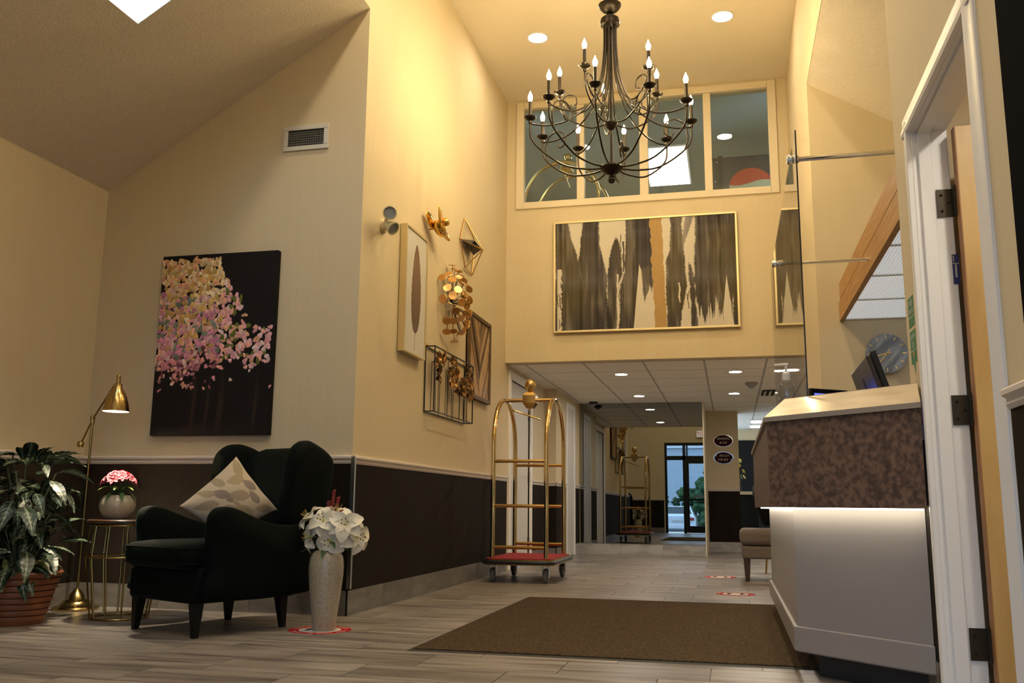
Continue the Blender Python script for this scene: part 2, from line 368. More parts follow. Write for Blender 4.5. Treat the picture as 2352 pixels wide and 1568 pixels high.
# upstairs hall behind the transom
b = MB().box(XG-.9, XR+.9, YF+.14, 13.2, 2.78, 2.87)
mat('hall_carpet', (.40, .39, .34), .9)
struct(b.build('floor_upstairs', 'hall_carpet'))
mat('hall_paint', (.50, .51, .44), .7)
sbox('wall_upstairs_back', 'hall_paint', XG-.9, XR+.9, 13.2, 13.3, 2.6, 5.2)
sbox('wall_upstairs_left', 'hall_paint', XG-.55, XG-.45, YF+.14, 13.2, 2.6, 5.2)
sbox('wall_upstairs_right', 'hall_paint', XR+.8, XR+.9, YF+.14, 13.2, 2.6, 5.2)
sbox('ceiling_upstairs', 'hall_paint', XG-.9, XR+.9, YF+.14, 13.2, 5.12, 5.2)
struct(MB().box(XG-.45, XG-.43, 10.6, 11.4, 2.87, 4.62).box(XG-.45, XG-.41, 10.5, 10.6, 2.87, 4.72).box(XG-.45, XG-.41, 11.4, 11.5, 2.87, 4.72).box(XG-.45, XG-.41, 10.5, 11.5, 4.62, 4.72).build('trim_8', 'paint_white'))

# ------------------------------------------------------------------ floor
fl = struct(MB().box(XL-T, XRR+T, YB-.15, YE+T, -.12, -.004).build('floor', 'grout'))
TL, TD = .61, .305
tp = MB().box(0, TL-.004, 0, TD-.004, -.008, 0).build('tile', 'floor_tile', fl); 
cells = []
r0 = int((YB-4.135)/TD)-1
for r in range(r0, int((YE-4.135)/TD)+1):
    y = 4.135+r*TD; off = (-.502, -.302, -.102)[r % 3]
    for c in range(-8, 7):
        x = off+c*TL
        if x+TL < XL or x > XRR or y+TD < YB: continue
        if x > XR and y < 3.7: vis = False
        else:
            p = Vector((x+TL/2, y+TD/2, 0))-CAM; q = (p.dot(CR), p.dot(CU), p.dot(CF))
            vis = q[2] > .3 and abs(q[0]/q[2]*FPX) < 1290 and abs(q[1]/q[2]*FPX) < 830 and not (y > YG and x+TL < XG-.1) and not (y > YM+.1 and x+TL < XM1) and not (x > XR+.1 and y < 9)
        cells.append((0 if vis else 1, y, x))
cells.sort(); bulk = MB(); nt_ = 0
for vis, y, x in cells:
    x0, x1 = max(x, XL), min(x+TL, XRR)
    if vis == 0 and nt_ < 295 and x1-x0 > .5:
        if nt_ == 0: tp.location = (x, y, 0)
        else: inst(tp, fl, (x, y, 0))
        nt_ += 1
    else: bulk.box(x0, x1-.004, y, y+TD-.004, -.008, 0)
bo = bulk.build('tile_field', 'floor_tile', fl); bo['kind'] = 'stuff'

# ------------------------------------------------------------------ wall finish: wainscot, chair rail, tile base
TRIM = [0]
def finish(side, p0, p1, n, base='base_tile', rail=True, wains=True, ncut=.61, ext=0):
    """p0->p1 in plan along a wall, n = outward normal"""
    p0, p1, n = Vector((*p0, 0)), Vector((*p1, 0)), Vector((*n, 0)); d = (p1-p0); L = d.length; d.normalize()
    if wains:
        TRIM[0] += 1
        b = MB(); b.prism([p0, p1, p1+n*.008, p0+n*.008], (0, 0, RAILZ-.01)); struct(b.build('trim_%d' % TRIM[0], 'wainscot'))
    if rail:
        TRIM[0] += 1; prof = [(0, -.052), (.012, -.052), (.018, -.040), (.014, -.034), (.016, -.026), (.028, -.018), (.028, -.006), (.022, 0), (0, 0)]
        struct(MB().prism([p0-d*ext+n*a+Vector((0, 0, RAILZ+z)) for a, z in prof], d*(L+2*ext)).build('trim_%d' % TRIM[0], 'rail', smooth=30))
    root = struct(MB().prism([p0, p1, p1+n*.009, p0+n*.009], (0, 0, BASEZ-.004)).build('baseboard_'+side, 'grout'))
    k = max(1, round(L/ncut)); w_ = L/k
    for i in range(k):
        a = p0+d*(i*w_+.0015); c = p0+d*((i+1)*w_-.0015)
        MB().prism([a, c, c+n*.013, a+n*.013], (0, 0, BASEZ)).build('tile', base, root)
finish('alcove', (XL, YG), (XG, YG), (0, -1)); finish('left', (XL, YB), (XL, YG), (1, 0))
finish('gallery', (XG, YG-.013), (XG, 9.47), (1, 0))
finish('entrance', (XL, YB), (EX0-.03, YB), (0, 1))
finish('right', (XR, DY1+.085), (XR, YDE), (-1, 0)); finish('right_near', (XR, YB), (XR, DY0-.11), (-1, 0))
finish('corridor_near', (XG, 10.72), (XG, YJ), (1, 0)); finish('jog', (XG, YJ), (X2, YJ), (0, -1)); finish('corridor_left', (X2, YJ), (X2, 12.27), (1, 0)); finish('corridor_left_end', (X2, 12.99), (X2, YM), (1, 0), 'marble_base')
finish('mirror', (X2, YM), (XM1, YM), (0, -1), 'marble_base', rail=False, wains=False, ncut=.6)
finish('pillar', (XM1+.02, YP), (XP1, YP), (0, -1), 'marble_base')
# the clear edge guard on the outside corner
tag(MB().obox((XG+.012, YG-.020, .56), (.010, 0, 0), (0, .0015, 0), (0, 0, .40)).obox((XG+.0245, YG-.008, .56), (.0015, 0, 0), (0, .012, 0), (0, 0, .40)).build('corner_guard', 'steel'),
    'thin metal guard strip on the dark outside corner behind the tall vase', 'corner guard')

# ------------------------------------------------------------------ transom window
wn = struct(thing('window_2', None, None, (TX0, YF, TZ0)))
y0, y1 = YF-.022, YF+.10
b = MB().box(TX0, TX0+.085, y0, y1, TZ0, TZ1).box(TX1-.085, TX1, y0, y1, TZ0, TZ1).box(TX0+.085, TX1-.085, y0, y1, TZ0, TZ0+.075).box(TX0+.085, TX1-.085, y0, y1, TZ1-.075, TZ1)
b.build('window_frame', 'frame_cream', wn, bevel=.006)
mulls = [(-1.522, -1.441), (-.843, -.752), (-.164, -.084)]
for a, c in mulls: MB().box(a, c, y0+.012, y1, TZ0+.075, TZ1-.075).build('mullion', 'frame_cream', wn, bevel=.006)
ed = [TX0+.085]+[q for ab in mulls for q in ab]+[TX1-.085]
for i in range(4): MB().box(ed[2*i], ed[2*i+1], YF+.03, YF+.036, TZ0+.075, TZ1-.075).build('pane', 'transom_glass', wn)

# ------------------------------------------------------------------ corridor ceiling: lay-in tiles in a grid
ce = struct(MB().box(XG-.5, XC1, YF+.14, YE, ZC+.012, ZC+.05).build('ceiling_corridor', 'ceil_tile'))
G = .628; gx0 = -1.485-2*G; gy0 = 9.51
xs = [gx0+i*G for i in range(9)]; ys = [gy0+i*.66 for i in range(15)]
t0 = None
for i in range(8):
    for j in range(14):
        x, y = xs[i], ys[j]
        if x+G < XG-.1 or x > 1.2 and y < 12: continue
        if y > YM and x+G < XM1: continue
        if t0 is None: t0 = MB().box(.012, G-.012, .012, .648, -.004, .012).build('ceiling_tile', 'ceil_tile', ce); t0.location = (x, y, ZC)
        else: inst(t0, ce, (x, y, ZC))
for x in xs: 
    if x > XG-.2: MB().box(x-.012, x+.012, YF+.14, YE, ZC-.004, ZC+.012).build('grid_runner', 'grid_white', ce)
for y in ys: MB().box(XG, XC1, y-.008, y+.008, ZC-.002, ZC+.011).build('grid_cross_tee', 'grid_white', ce)

# ------------------------------------------------------------------ corridor doors, mirror
def panel_door(n, x, ya, yb, z1, face):
    r = struct(thing('door_%d' % n, None, None, (x, (ya+yb)/2, 0)))
    b = MB().box(x-.06, x+.02, ya-.09, ya, 0, z1+.09).box(x-.06, x+.02, yb, yb+.09, 0, z1+.09).box(x-.06, x+.02, ya, yb, z1, z1+.09)
    b.build('casing', 'paint_white', r, bevel=.006)
    MB().box(x-.055, x-.012, ya+.004, yb-.004, .01, z1-.004).build('door_leaf', 'door_white', r, bevel=.003)
    for a in (.25, 1.0, 1.72): MB().box(x-.014, x+.004, yb-.03, yb+.012, a-.055, a+.055).build('hinge', 'hinge', r)
    MB().box(x-.018, x-.010, yb-.016, yb-.004, .02, z1-.02).build('door_gap', 'door_dark', r)
    return r
panel_door(1, XG, 9.62, 10.62, 2.02, 1)
r = struct(thing('door_2', None, None, (X2, 12.6, 0)))
MB().box(X2-.3, X2+.018, 12.27, 12.35, 0, 2.07).box(X2-.3, X2+.018, 12.92, 12.99, 0, 2.07).box(X2-.3, X2+.018, 12.35, 12.92, 2.0, 2.07).build('casing', 'paint_white', r, bevel=.006)
MB().box(X2-.03, X2+.006, 12.35, 12.92, .01, 2.0).build('door_leaf', 'door_white', r)
mr = MB().box(-(XM1-X2-.03)/2, (XM1-X2-.03)/2, -.006, .006, 0, ZC-BASEZ-.012).build('wall_mirror', 'mirror')
mr.location = ((XM1+X2)/2+.01, YM-.014, BASEZ+.002); mr.rotation_euler = (math.radians(-.14), 0, 0)
tag(mr, 'large dark tinted mirror covering the corridor end wall', 'mirror')
# pillar edge trim
struct(MB().box(XM1-.004, XM1+.012, YM-.03, YP, 0, ZC).build('trim_20', 'frame_cream'))
# end of the corridor: dark door, ledge, flowers
r = struct(thing('door_3', None, None, (.75, YE, 0)))
MB().box(-.1, 1.5, YE-.06, YE-.01, 0, 1.95).build('door_leaf', 'door_dark', r, bevel=.004)
MB().box(1.30, 1.36, YE-.12, YE-.06, .95, 1.0).build('handle', 'brass', r)

# ------------------------------------------------------------------ door on the right wall
r = struct(thing('door_4', None, None, (XR, (DY0+DY1)/2, 0)))
cw = .078
prof = [(0, 0), (-.016, 0), (-.020, .012), (-.016, .03), (-.010, .05), (-.012, .066), (-.008, cw), (0, cw)]
def casing(ya, yb, s):
    b = MB(); b.prism([(XR+q, (ya if s > 0 else yb)+(k if s > 0 else -k), 0) for q, k in prof], (0, 0, DZ+.04)); b.build('casing', 'paint_white', r, smooth=30)
casing(DY1, 0, 1); casing(0, DY0, -1)
MB().prism([(XR+q, DY0-cw, DZ+k) for q, k in prof], (0, DY1-DY0+2*cw, 0)).build('casing', 'paint_white', r, smooth=30)
MB().box(XR, XR+.125, DY1-.002, DY1+.02, 0, DZ+.02).box(XR, XR+.125, DY0-.02, DY0+.002, 0, DZ+.02).box(XR, XR+.125, DY0, DY1, DZ-.002, DZ+.02).build('jamb', 'paint_white', r, bevel=.003)
MB().box(XR+.02, XR+.065, DY1-.016, DY1-.002, 0, DZ-.002).box(XR+.02, XR+.065, DY0, DY1, DZ-.016, DZ-.002).build('door_stop', 'paint_white', r, bevel=.003)
MB().box(XR+.135, XR+.135+.86, DY1-.075, DY1-.03, .012, 2.03).build('door_leaf', 'birch', r, bevel=.002)
mat('birch_edge', (.42, .2, .06), .5, col2=(.3, .13, .04), nscale=5, stretch=(8, 8, 1))
MB().box(XR+.132, XR+.136, DY1-.075, DY1-.03, .012, 2.03).build('leaf_edge', 'birch_edge', r)
for py in (460, 940, 1480):
    z = ony(2200, py, DY1-.03).z
    h = MB().box(XR+.072, XR+.127, DY1-.008, DY1-.001, z-.052, z+.052).box(XR+.127, XR+.138, DY1-.04, DY1-.006, z-.052, z+.052)
    h.lathe([(.008, -.058), (.008, .058)], 10, (XR+.131, DY1-.028, z)); ho = h.build('hinge', 'hinge', r)
    MB().sphere((XR+.088, DY1-.009, z+.03), .005, 8, 6).sphere((XR+.088, DY1-.009, z-.03), .005, 8, 6).sphere((XR+.112, DY1-.009, z), .005, 8, 6).build('screw', 'bronze', ho)
p1 = ony(2196, 618, DY1-.003)
lb = MB().box(p1.x-.011, p1.x+.011, DY1-.0035, DY1-.002, p1.z-.055, p1.z+.055).build('rating_label', 'blue_label', r)
MB().box(p1.x-.003, p1.x+.003, DY1-.0042, DY1-.0034, p1.z-.03, p1.z+.018).box(p1.x-.011, p1.x+.011, DY1-.0042, DY1-.0034, p1.z+.020, p1.z+.023).box(p1.x-.008, p1.x-.005, DY1-.0042, DY1-.0034, p1.z+.028, p1.z+.05).build('label_print', 'sticker_white', lb)

# ================================================================== LIGHT FITTINGS
def bez(pts, n=14):
    """Catmull-Rom through points"""
    P = [Vector(p) for p in pts]; P = [P[0]*2-P[1]]+P+[P[-1]*2-P[-2]]; out = []
    for i in range(1, len(P)-2):
        for k in range(n):
            t = k/n; a, b, c, d = P[i-1], P[i], P[i+1], P[i+2]
            out.append(.5*((2*b)+(c-a)*t+(2*a-5*b+4*c-d)*t*t+(3*b-a-3*c+d)*t**3))
    out.append(P[-2]); return out
CHX, CHY = -.80, 6.55
ZLOW, ZUP, RLOW, RUP = 3.735, 4.005, .615, .40       # flame centres
zb = onz(0, 0, 0) and ony(1412, 385, CHY).z           # bottom hub
zi = ony(1407, 285, CHY).z; zt = ony(1399, 45, CHY).z; zb2 = ony(1399, 15, CHY).z
ch = thing('chandelier', 'dark bronze two-tier chandelier with scrolled arms and fifteen lit candle bulbs', 'chandelier', (CHX, CHY, zb-.1))
def cp(a, r, z): return Vector((CHX+r*math.cos(a), CHY+r*math.sin(a), z))
MB().lathe([(.0, -.125), (.022, -.115), (.030, -.095), (.022, -.072), (.012, -.062), (.014, -.055), (.045, -.045), (.078, -.02), (.088, 0), (.082, .012), (.03, .02), (.012, .03), (.010, .06)], 24, (CHX, CHY, zb)).build('bottom_hub', 'bronze', ch, smooth=40)
MB().lathe([(.010, -.05), (.016, -.045), (.034, -.028), (.05, -.005), (.052, .01), (.03, .018), (.010, .024)], 20, (CHX, CHY, zi)).build('inner_hub', 'bronze', ch, smooth=40)
MB().tube([(CHX, CHY, zb), (CHX, CHY, ZF-.03)], .009, 8).build('stem', 'bronze', ch, smooth=60)
MB().lathe([(.012, -.06), (.05, -.055), (.074, -.05), (.078, -.02), (.070, -.012), (.072, .0), (.060, .012), (.02, .018), (.012, .03), (.012, .045), (.03, .055), (.062, .075), (.085, .105), (.09, .12), (.078, .128), (.012, .13)], 24, (CHX, CHY, zt)).build('top_collar', 'bronze', ch, smooth=40)
MB().lathe([(.07, 0), (.07, .02), (.02, .05)][::-1], 20, (CHX, CHY, ZF-.05)).build('ceiling_canopy', 'bronze', ch, smooth=40)
def candle(a, r, zf):
    c = cp(a, r, zf-.036)
    k = MB().lathe([(.013, -.145), (.013, -.005)], 10, c).build('candle_sleeve', 'bronze', ch, smooth=40)
    k2 = MB().lathe([(.008, -.185), (.014, -.18), (.014, -.165), (.012, -.158), (.030, -.150), (.044, -.138), (.047, -.130), (.040, -.128), (.014, -.134)], 16, c).build('candle_cup', 'bronze', ch, smooth=40)
    MB().lathe([(.009, -.006), (.012, .004), (.0165, .016), (.018, .028), (.0155, .042), (.010, .055), (.0045, .068), (.001, .080)], 12, c).build('bulb', 'bulb_warm', ch, smooth=60)
zc1 = ZLOW-.036-.18; zc2 = ZUP-.036-.18
for i in range(10):
    a = math.radians(15+36*i); candle(a, RLOW, ZLOW)
    pts = [cp(a, .07, zb-.005), cp(a, .20, zb-.012), cp(a, .36, zb+.015), cp(a, .52, zb+.12), cp(a, .605, zc1-.12), cp(a, RLOW, zc1)]
    MB().tube(bez(pts, 8), .0075, 7).build('arm', 'bronze', ch, smooth=60)
    pts = [cp(a, .045, zt-.03), cp(a, .052, zt-.30), cp(a, .085, zt-.52), cp(a, .17, zc1+.16), cp(a, .33, zc1+.03), cp(a, .48, zc1-.012), cp(a, RLOW, zc1-.005)]
    MB().tube(bez(pts, 8), .0065, 7).build('stay_rod', 'bronze', ch, smooth=60)
    # scroll
    if i % 2 == 0:
        sc = [cp(a, .56, zb+.16), cp(a, .585, zb+.25), cp(a, .56, zb+.36), cp(a, .48, zb+.40), cp(a, .41, zb+.355), cp(a, .405, zb+.29), cp(a, .45, zb+.26), cp(a, .475, zb+.29)]
        MB().tube(bez(sc, 8), .006, 7).build('scroll', 'bronze', ch, smooth=60)
for i in range(5):
    a = math.radians(33+72*i); candle(a, RUP, ZUP)
    pts = [cp(a, .04, zi+.002), cp(a, .16, zi-.01), cp(a, .30, zi+.06), cp(a, .385, zc2-.11), cp(a, RUP, zc2)]
    MB().tube(bez(pts, 8), .007, 7).build('arm', 'bronze', ch, smooth=60)
    pts = [cp(a, .03, zt-.03), cp(a, .034, zt-.28), cp(a, .06, zt-.48), cp(a, .13, zc2-.06), cp(a, .22, zc2-.14), cp(a, .31, zc2-.12), cp(a, RUP, zc2-.005)]
    MB().tube(bez(pts, 8), .0065, 7).build('stay_rod', 'bronze', ch, smooth=60)
    sc = [cp(a, .36, zi+.12), cp(a, .385, zi+.20), cp(a, .35, zi+.27), cp(a, .28, zi+.26), cp(a, .265, zi+.20), cp(a, .30, zi+.18)]
    MB().tube(bez(sc, 8), .0055, 7).build('scroll', 'bronze', ch, smooth=60)

def downlight(x, y, z, m, label, rad=.085, group=None):
    t = thing('recessed_downlight', label, 'ceiling light', (x, y, z), group=group)
    MB().lathe([(rad+.016, -.001), (rad+.018, -.006), (rad, -.008), (rad-.004, -.002)], 28, (x, y, z)).build('trim_ring', 'paint_white', t, smooth=50)
    MB().lathe([(.001, -.004), (rad-.003, -.0045), (rad-.003, -.0015), (.001, -.001)], 28, (x, y, z)).build('lens', m, t)
p = onz(1235, 86, ZF); downlight(p.x, p.y, ZF, 'down_upper', 'round recessed downlight in the high ceiling above the gallery wall', .09)
for i_, (x_, y_) in enumerate(((-1.66, 4.7), (.05, 4.7), (-1.66, 1.6), (.05, 1.6))): downlight(x_, y_, ZF, 'down_added', ('added unseen downlight over the armchair side of the mat, high ceiling', 'added unseen downlight over the reception counter corner, high ceiling', 'added unseen downlight by the entrance doors on the alcove side', 'added unseen downlight by the entrance doors on the closet side')[i_], .09, 'added downlights in the high ceiling towards the entrance')  # four lamps added out of view to brighten the foreground and lobby
p = onz(1659, 37, ZF); downlight(p.x, p.y, ZF, 'down_upper', 'round recessed downlight in the high ceiling right of the chandelier', .09)
for px, py, lab in ((1427, 858, 'round downlight in the tiled corridor ceiling nearer the abstract painting, left grid row'), (1468, 908, 'round downlight in the tiled ceiling in front of the mirror'),
                    (1689, 852, 'round downlight in the tiled ceiling nearest the dome camera and counter side'), (1686, 902, 'round downlight in the tiled ceiling before the pillar with oval signs')):
    p = onz(px, py, ZC); downlight(p.x, p.y, ZC-.003, 'down_corr', lab, .07)
p = onz(1816, 848, ZC); downlight(p.x, p.y, ZC-.003, 'down_corr', 'downlight in the tiled ceiling seen through the counter glass screen', .10)
# glowing panel standing in for a skylight in the upstairs hall ceiling, seen through the transom
t = thing('ceiling_light_panel', 'glowing white panel standing in for the upstairs skylight, seen through the third transom pane', 'ceiling light', (-.69, 11.7, 5.12))
MB().box(-.99, -.39, 10.98, 12.42, 5.10, 5.119).build('panel_frame', 'paint_white', t, bevel=.004)
MB().box(-.96, -.42, 11.01, 12.39, 5.096, 5.0995).build('panel_diffuser', 'skylight_glow', t)
# far corridor light panels
for i, y in enumerate((16.6, 17.6)):
    t = thing('ceiling_light_panel', 'rectangular lit panel in the corridor ceiling beyond the pillar', 'ceiling light', (.9, y, ZC), group='light panels beyond the pillar')
    MB().box(.35, 1.5, y-.28, y+.28, ZC-.012, ZC-.005).build('panel_frame', 'paint_white', t)
    MB().box(.38, 1.47, y-.25, y+.25, ZC-.016, ZC-.0125).build('panel_diffuser', emat('panel_far%d' % i, (1, .88, .66), 2.4), t)
# upstairs light and entrance alcove downlight
p = Vector((-.6, 11.6, 5.12)); downlight(p.x, p.y, 5.12, emat('down_up', (1, .95, .86), 120), 'round downlight in the upstairs hall ceiling behind the transom', .10)
downlight(1.25, 2.55, 2.448, emat('down_closet_added', (1, .93, .8), 160), 'added unseen downlight inside the closet behind the birch door', .08)  # lamp added inside the closet to brighten the birch leaf
downlight(-3.2, .3, slope_pt(-3.2, 0).z-.02, emat('down_alc', (1, .86, .66), 16), 'small downlight at the entrance end of the seating alcove ceiling', .07)

# dome cameras and ceiling vent
def dome(px, py, label, m, r=.06):
    p = onz(px, py, ZC); t = thing('dome_camera', label, 'camera', (p.x, p.y, ZC-.004))
    MB().lathe([(r*1.15, 0), (r*1.2, -.012), (r*1.05, -.03), (r*.85, -.036), (.001, -.036)], 24, (p.x, p.y, ZC-.004)).build('housing', m, t, smooth=40)
    MB().sphere((p.x, p.y, ZC-.038), r*.72, 18, 10, (1, 1, .8)).build('dome', 'lens_grey', t, smooth=180)
mat('cam_grey', (.30, .27, .23), .4)
dome(1363, 922, 'small black dome security camera above the mirror', 'black_plastic', .055); dome(1726, 878, 'grey dome security camera on the tiled ceiling near the counter', 'cam_grey', .065)
p = onz(1775, 900, ZC); t = thing('ceiling_vent', 'dark slotted air vent set in the tiled ceiling beside the dome camera', 'vent', (p.x, p.y, ZC-.003))
MB().box(p.x-.14, p.x+.14, p.y-.28, p.y+.28, ZC-.016, ZC-.006).build('vent_body', 'vent_dark', t)
for i in range(4): MB().obox((p.x-.10+.066*i, p.y, ZC-.02), (.018, 0, .006), (0, .26, 0), (0, 0, .001)).build('slat', 'vent_white', t)

# ================================================================== SEATING ALCOVE
# ---- armchair
ACX, ACY, ACR = -2.765, 4.655, math.radians(-24)
ac = thing('armchair', 'dark green velvet wingback armchair with rolled arms and black tapered legs', 'armchair', (ACX, ACY, 0), ACR)
def lb(): return MB()
for sx in (-1, 1):
    for y, s_ in ((-.285, 1), (.265, .9)):
        x = sx*.258*s_
        lb().loft([[(x+dx*.5+sx*.012, y+dy*.5+(.012 if y > 0 else -.006), 0) for dx, dy in ((-.03, -.03), (.03, -.03), (.03, .03), (-.03, .03))],
                   [(x+dx, y+dy, .19) for dx, dy in ((-.03, -.03), (.03, -.03), (.03, .03), (-.03, .03))]]).build('leg', 'black_wood', ac, world=False, bevel=.004)
# seat base
lb().loft([[(-.30, -.33, .165), (.30, -.33, .165), (.285, .33, .165), (-.285, .33, .165)], [(-.315, -.325, .30), (.315, -.325, .30), (.30, .38, .30), (-.30, .38, .30)],
           [(-.315, -.32, .345), (.315, -.32, .345), (.30, .38, .345), (-.30, .38, .345)]]).build('seat_base', 'velvet', ac, world=False, bevel=.025, seg=4, smooth=60)
# seat cushion, domed, overhanging the front
n = 20; rings = []
def rr(hx, hy, r, z, cx=0, cy=0, k=6):
    out = []
    for (sx, sy, a0) in ((1, 1, 0), (-1, 1, 90), (-1, -1, 180), (1, -1, 270)):
        for i in range(k+1):
            a = math.radians(a0+90*i/k); out.append((cx+sx*(hx-r)+r*math.cos(a), cy+sy*(hy-r)+r*math.sin(a), z))
    return out
cy_ = -.075
cu = lb(); cu.loft([rr(.255, .285, .05, .335, 0, cy_), rr(.283, .315, .06, .355, 0, cy_), rr(.29, .322, .06, .395, 0, cy_), rr(.287, .32, .06, .437, 0, cy_), rr(.27, .30, .06, .457, 0, cy_), rr(.20, .23, .06, .470, 0, cy_), rr(.08, .10, .05, .476, 0, cy_)])
co = cu.build('seat_cushion', 'velvet', ac, world=False, smooth=180)
for z, s_ in ((.362, 0), (.438, 0)):
    lb().tube(rr(.29-.004, .322-.004, .06, z, 0, cy_), .006, 6, closed=True).build('piping', 'velvet', co, world=False, smooth=180)
# arms
arm_prof = [(-.265, .185), (-.272, .32), (-.275, .46), (-.28, .56), (-.27, .615), (-.235, .645), (-.175, .645), (-.08, .612), (.03, .575), (.14, .555), (.27, .56), (.40, .60), (.455, .56), (.43, .42), (.39, .28), (.345, .185)]
def closed_cr(P, n=4):
    out = []; m = len(P)
    for i in range(m):
        a, b, c, d = (Vector((*P[(i+j-1) % m], 0)) for j in range(4))
        for k in range(n):
            t = k/n; q = .5*((2*b)+(c-a)*t+(2*a-5*b+4*c-d)*t*t+(3*b-a-3*c+d)*t**3); out.append((q.x, q.y))
    return out
arm_prof = closed_cr(arm_prof)
for sx in (-1, 1):
    def ring(x, k, dz=0):
        cyy, czz = -.03, .42
        return [(x+sx*(max(0, z-.45)*.10)-(0), cyy+(y-cyy)*k, czz+(z-czz)*k+dz) for y, z in arm_prof]
    rings = [ring(sx*.262, .93), ring(sx*.270, .985), ring(sx*.287, 1), ring(sx*.335, 1.0), ring(sx*.358, .985), ring(sx*.368, .93)]
    lb().loft(rings).build('arm', 'velvet', ac, world=False, smooth=180)
# back
rings = []
for z, y, hw, ht in ((.36, .26, .262, .06), (.45, .28, .27, .075), (.58, .315, .278, .078), (.72, .355, .282, .075), (.85, .395, .282, .070), (.93, .42, .27, .062), (.965, .432, .24, .05), (.982, .438, .17, .03)):
    rings.append([(q[0], q[1], z+.012*(1-(q[0]/.3)**2)) for q in rr(hw, ht, ht*.85, z, 0, y)])
lb().loft(rings).build('backrest', 'velvet', ac, world=False, smooth=180)
# wings
wing_prof = [(.19, .56), (.18, .66), (.18, .78), (.19, .88), (.21, .955), (.25, 1.0), (.305, 1.02), (.365, 1.012), (.44, .985), (.50, .945), (.525, .90), (.515, .80), (.49, .66), (.45, .52), (.35, .50), (.26, .52)]
wing_prof = closed_cr(wing_prof)
for sx in (-1, 1):
    def wr(off, k):
        cyy, czz = .35, .77; out = []
        for y, z in wing_prof:
            fl_ = max(0, (.42-y))*.22*max(0, min(1, (z-.5)/.45))
            out.append((sx*(.272+off+fl_), cyy+(y-cyy)*k, czz+(z-czz)*k))
        return out
    lb().loft([wr(-.038, .80), wr(-.033, .90), wr(-.02, .97), wr(0, 1), wr(.045, 1.0), wr(.062, .97), wr(.072, .91), wr(.077, .82)]).build('wing', 'velvet', ac, world=False, smooth=180)

# ---- printed cushion standing on its corner in the chair
Lp, Tp, Rp = ony(412, 1162, 4.40), ony(543, 1048, 4.62), ony(638, 1170, 4.80)
Bp = Lp+Rp-Tp; Bp.z = .477
cxs = (Lp+Rp)/2; e1 = (Rp-Tp); e2 = (Lp-Tp); nn = e2.cross(e1).normalized()
if nn.dot(CAM-cxs) < 0: nn = -nn
pc = thing('throw_pillow', 'beige satin throw pillow with tan leaf print standing on its corner in the armchair', 'pillow', Bp)
N = 170; u = np.linspace(-1, 1, N); U, V = np.meshgrid(u, u)
puff = .075*np.clip((1-np.abs(U)**2.2)*(1-np.abs(V)**2.2), 0, 1)**.55
pinch = 1-.07*(1-V**2)*0
UU = U*(1-.055*(1-V**2)); VV = V*(1-.055*(1-U**2))
wr_ = .004*np.sin(9*U+4*V)*np.clip(1-puff/.075, 0, 1)
base = np.array([.53, .43, .31])[None, None]*np.ones((N, N, 1)); rgb = base.copy()
lv = np.random.default_rng(3)
spots = [(-.55, -.5, .22), (-.1, -.25, .27), (.25, -.6, .2), (.45, -.05, .27), (.05, .35, .24), (-.5, .1, .22), (.7, .5, .27), (-.45, .62, .26), (.2, .75, .2), (.75, -.6, .22), (-.8, .35, .18), (-.15, -.75, .2), (.85, .05, .2), (-.85, -.1, .18), (.4, .3, .15), (-.75, -.8, .22), (.55, .85, .18), (-.2, .05, .13), (.05, -.02, .11)]
for i, (a, b_, s_) in enumerate(spots):
    s_ *= 1.3
    th_ = lv.uniform(-1.2, .4); dx, dy = U-a, V-b_; p_ = dx*math.cos(th_)+dy*math.sin(th_); q_ = -dx*math.sin(th_)+dy*math.cos(th_)
    wdt = .52*s_*np.clip(1-(p_/s_)**2, 0, 1)**.8*(1+.25*p_/s_); m_ = (np.abs(q_) < wdt) & (np.abs(p_) < s_)
    c_ = np.array([(.40, .31, .185), (.36, .28, .185), (.27, .21, .175)][i % 3])
    vein = .5+.5*np.cos(38*(np.abs(q_)+.6*p_)/s_); rgb[m_] = (c_*(1-.12*vein[m_][:, None]))
for sgn, nm in ((1, 'front_face'), (-1, 'back_face')):
    P0 = np.array(cxs); s1, s2 = ((UU+1)/2)[..., None], ((VV+1)/2)[..., None]; P = (1-s1)*(1-s2)*np.array(Tp)+s1*(1-s2)*np.array(Rp)+(1-s1)*s2*np.array(Lp)+s1*s2*np.array(Bp)+(sgn*puff+wr_)[..., None]*np.array(nn)
    me = color_grid(nm, rgb if sgn > 0 else base*.9, (0, 0, 0), (1, 0, 0), (0, 1, 0), 'fabric_print', pc)
    inv = np.array(rootm(pc).inverted()); Q = P.reshape(-1, 3)@inv[:3, :3].T+inv[:3, 3]; me.data.vertices.foreach_set('co', Q.astype(np.float32).ravel()); me.data.update()

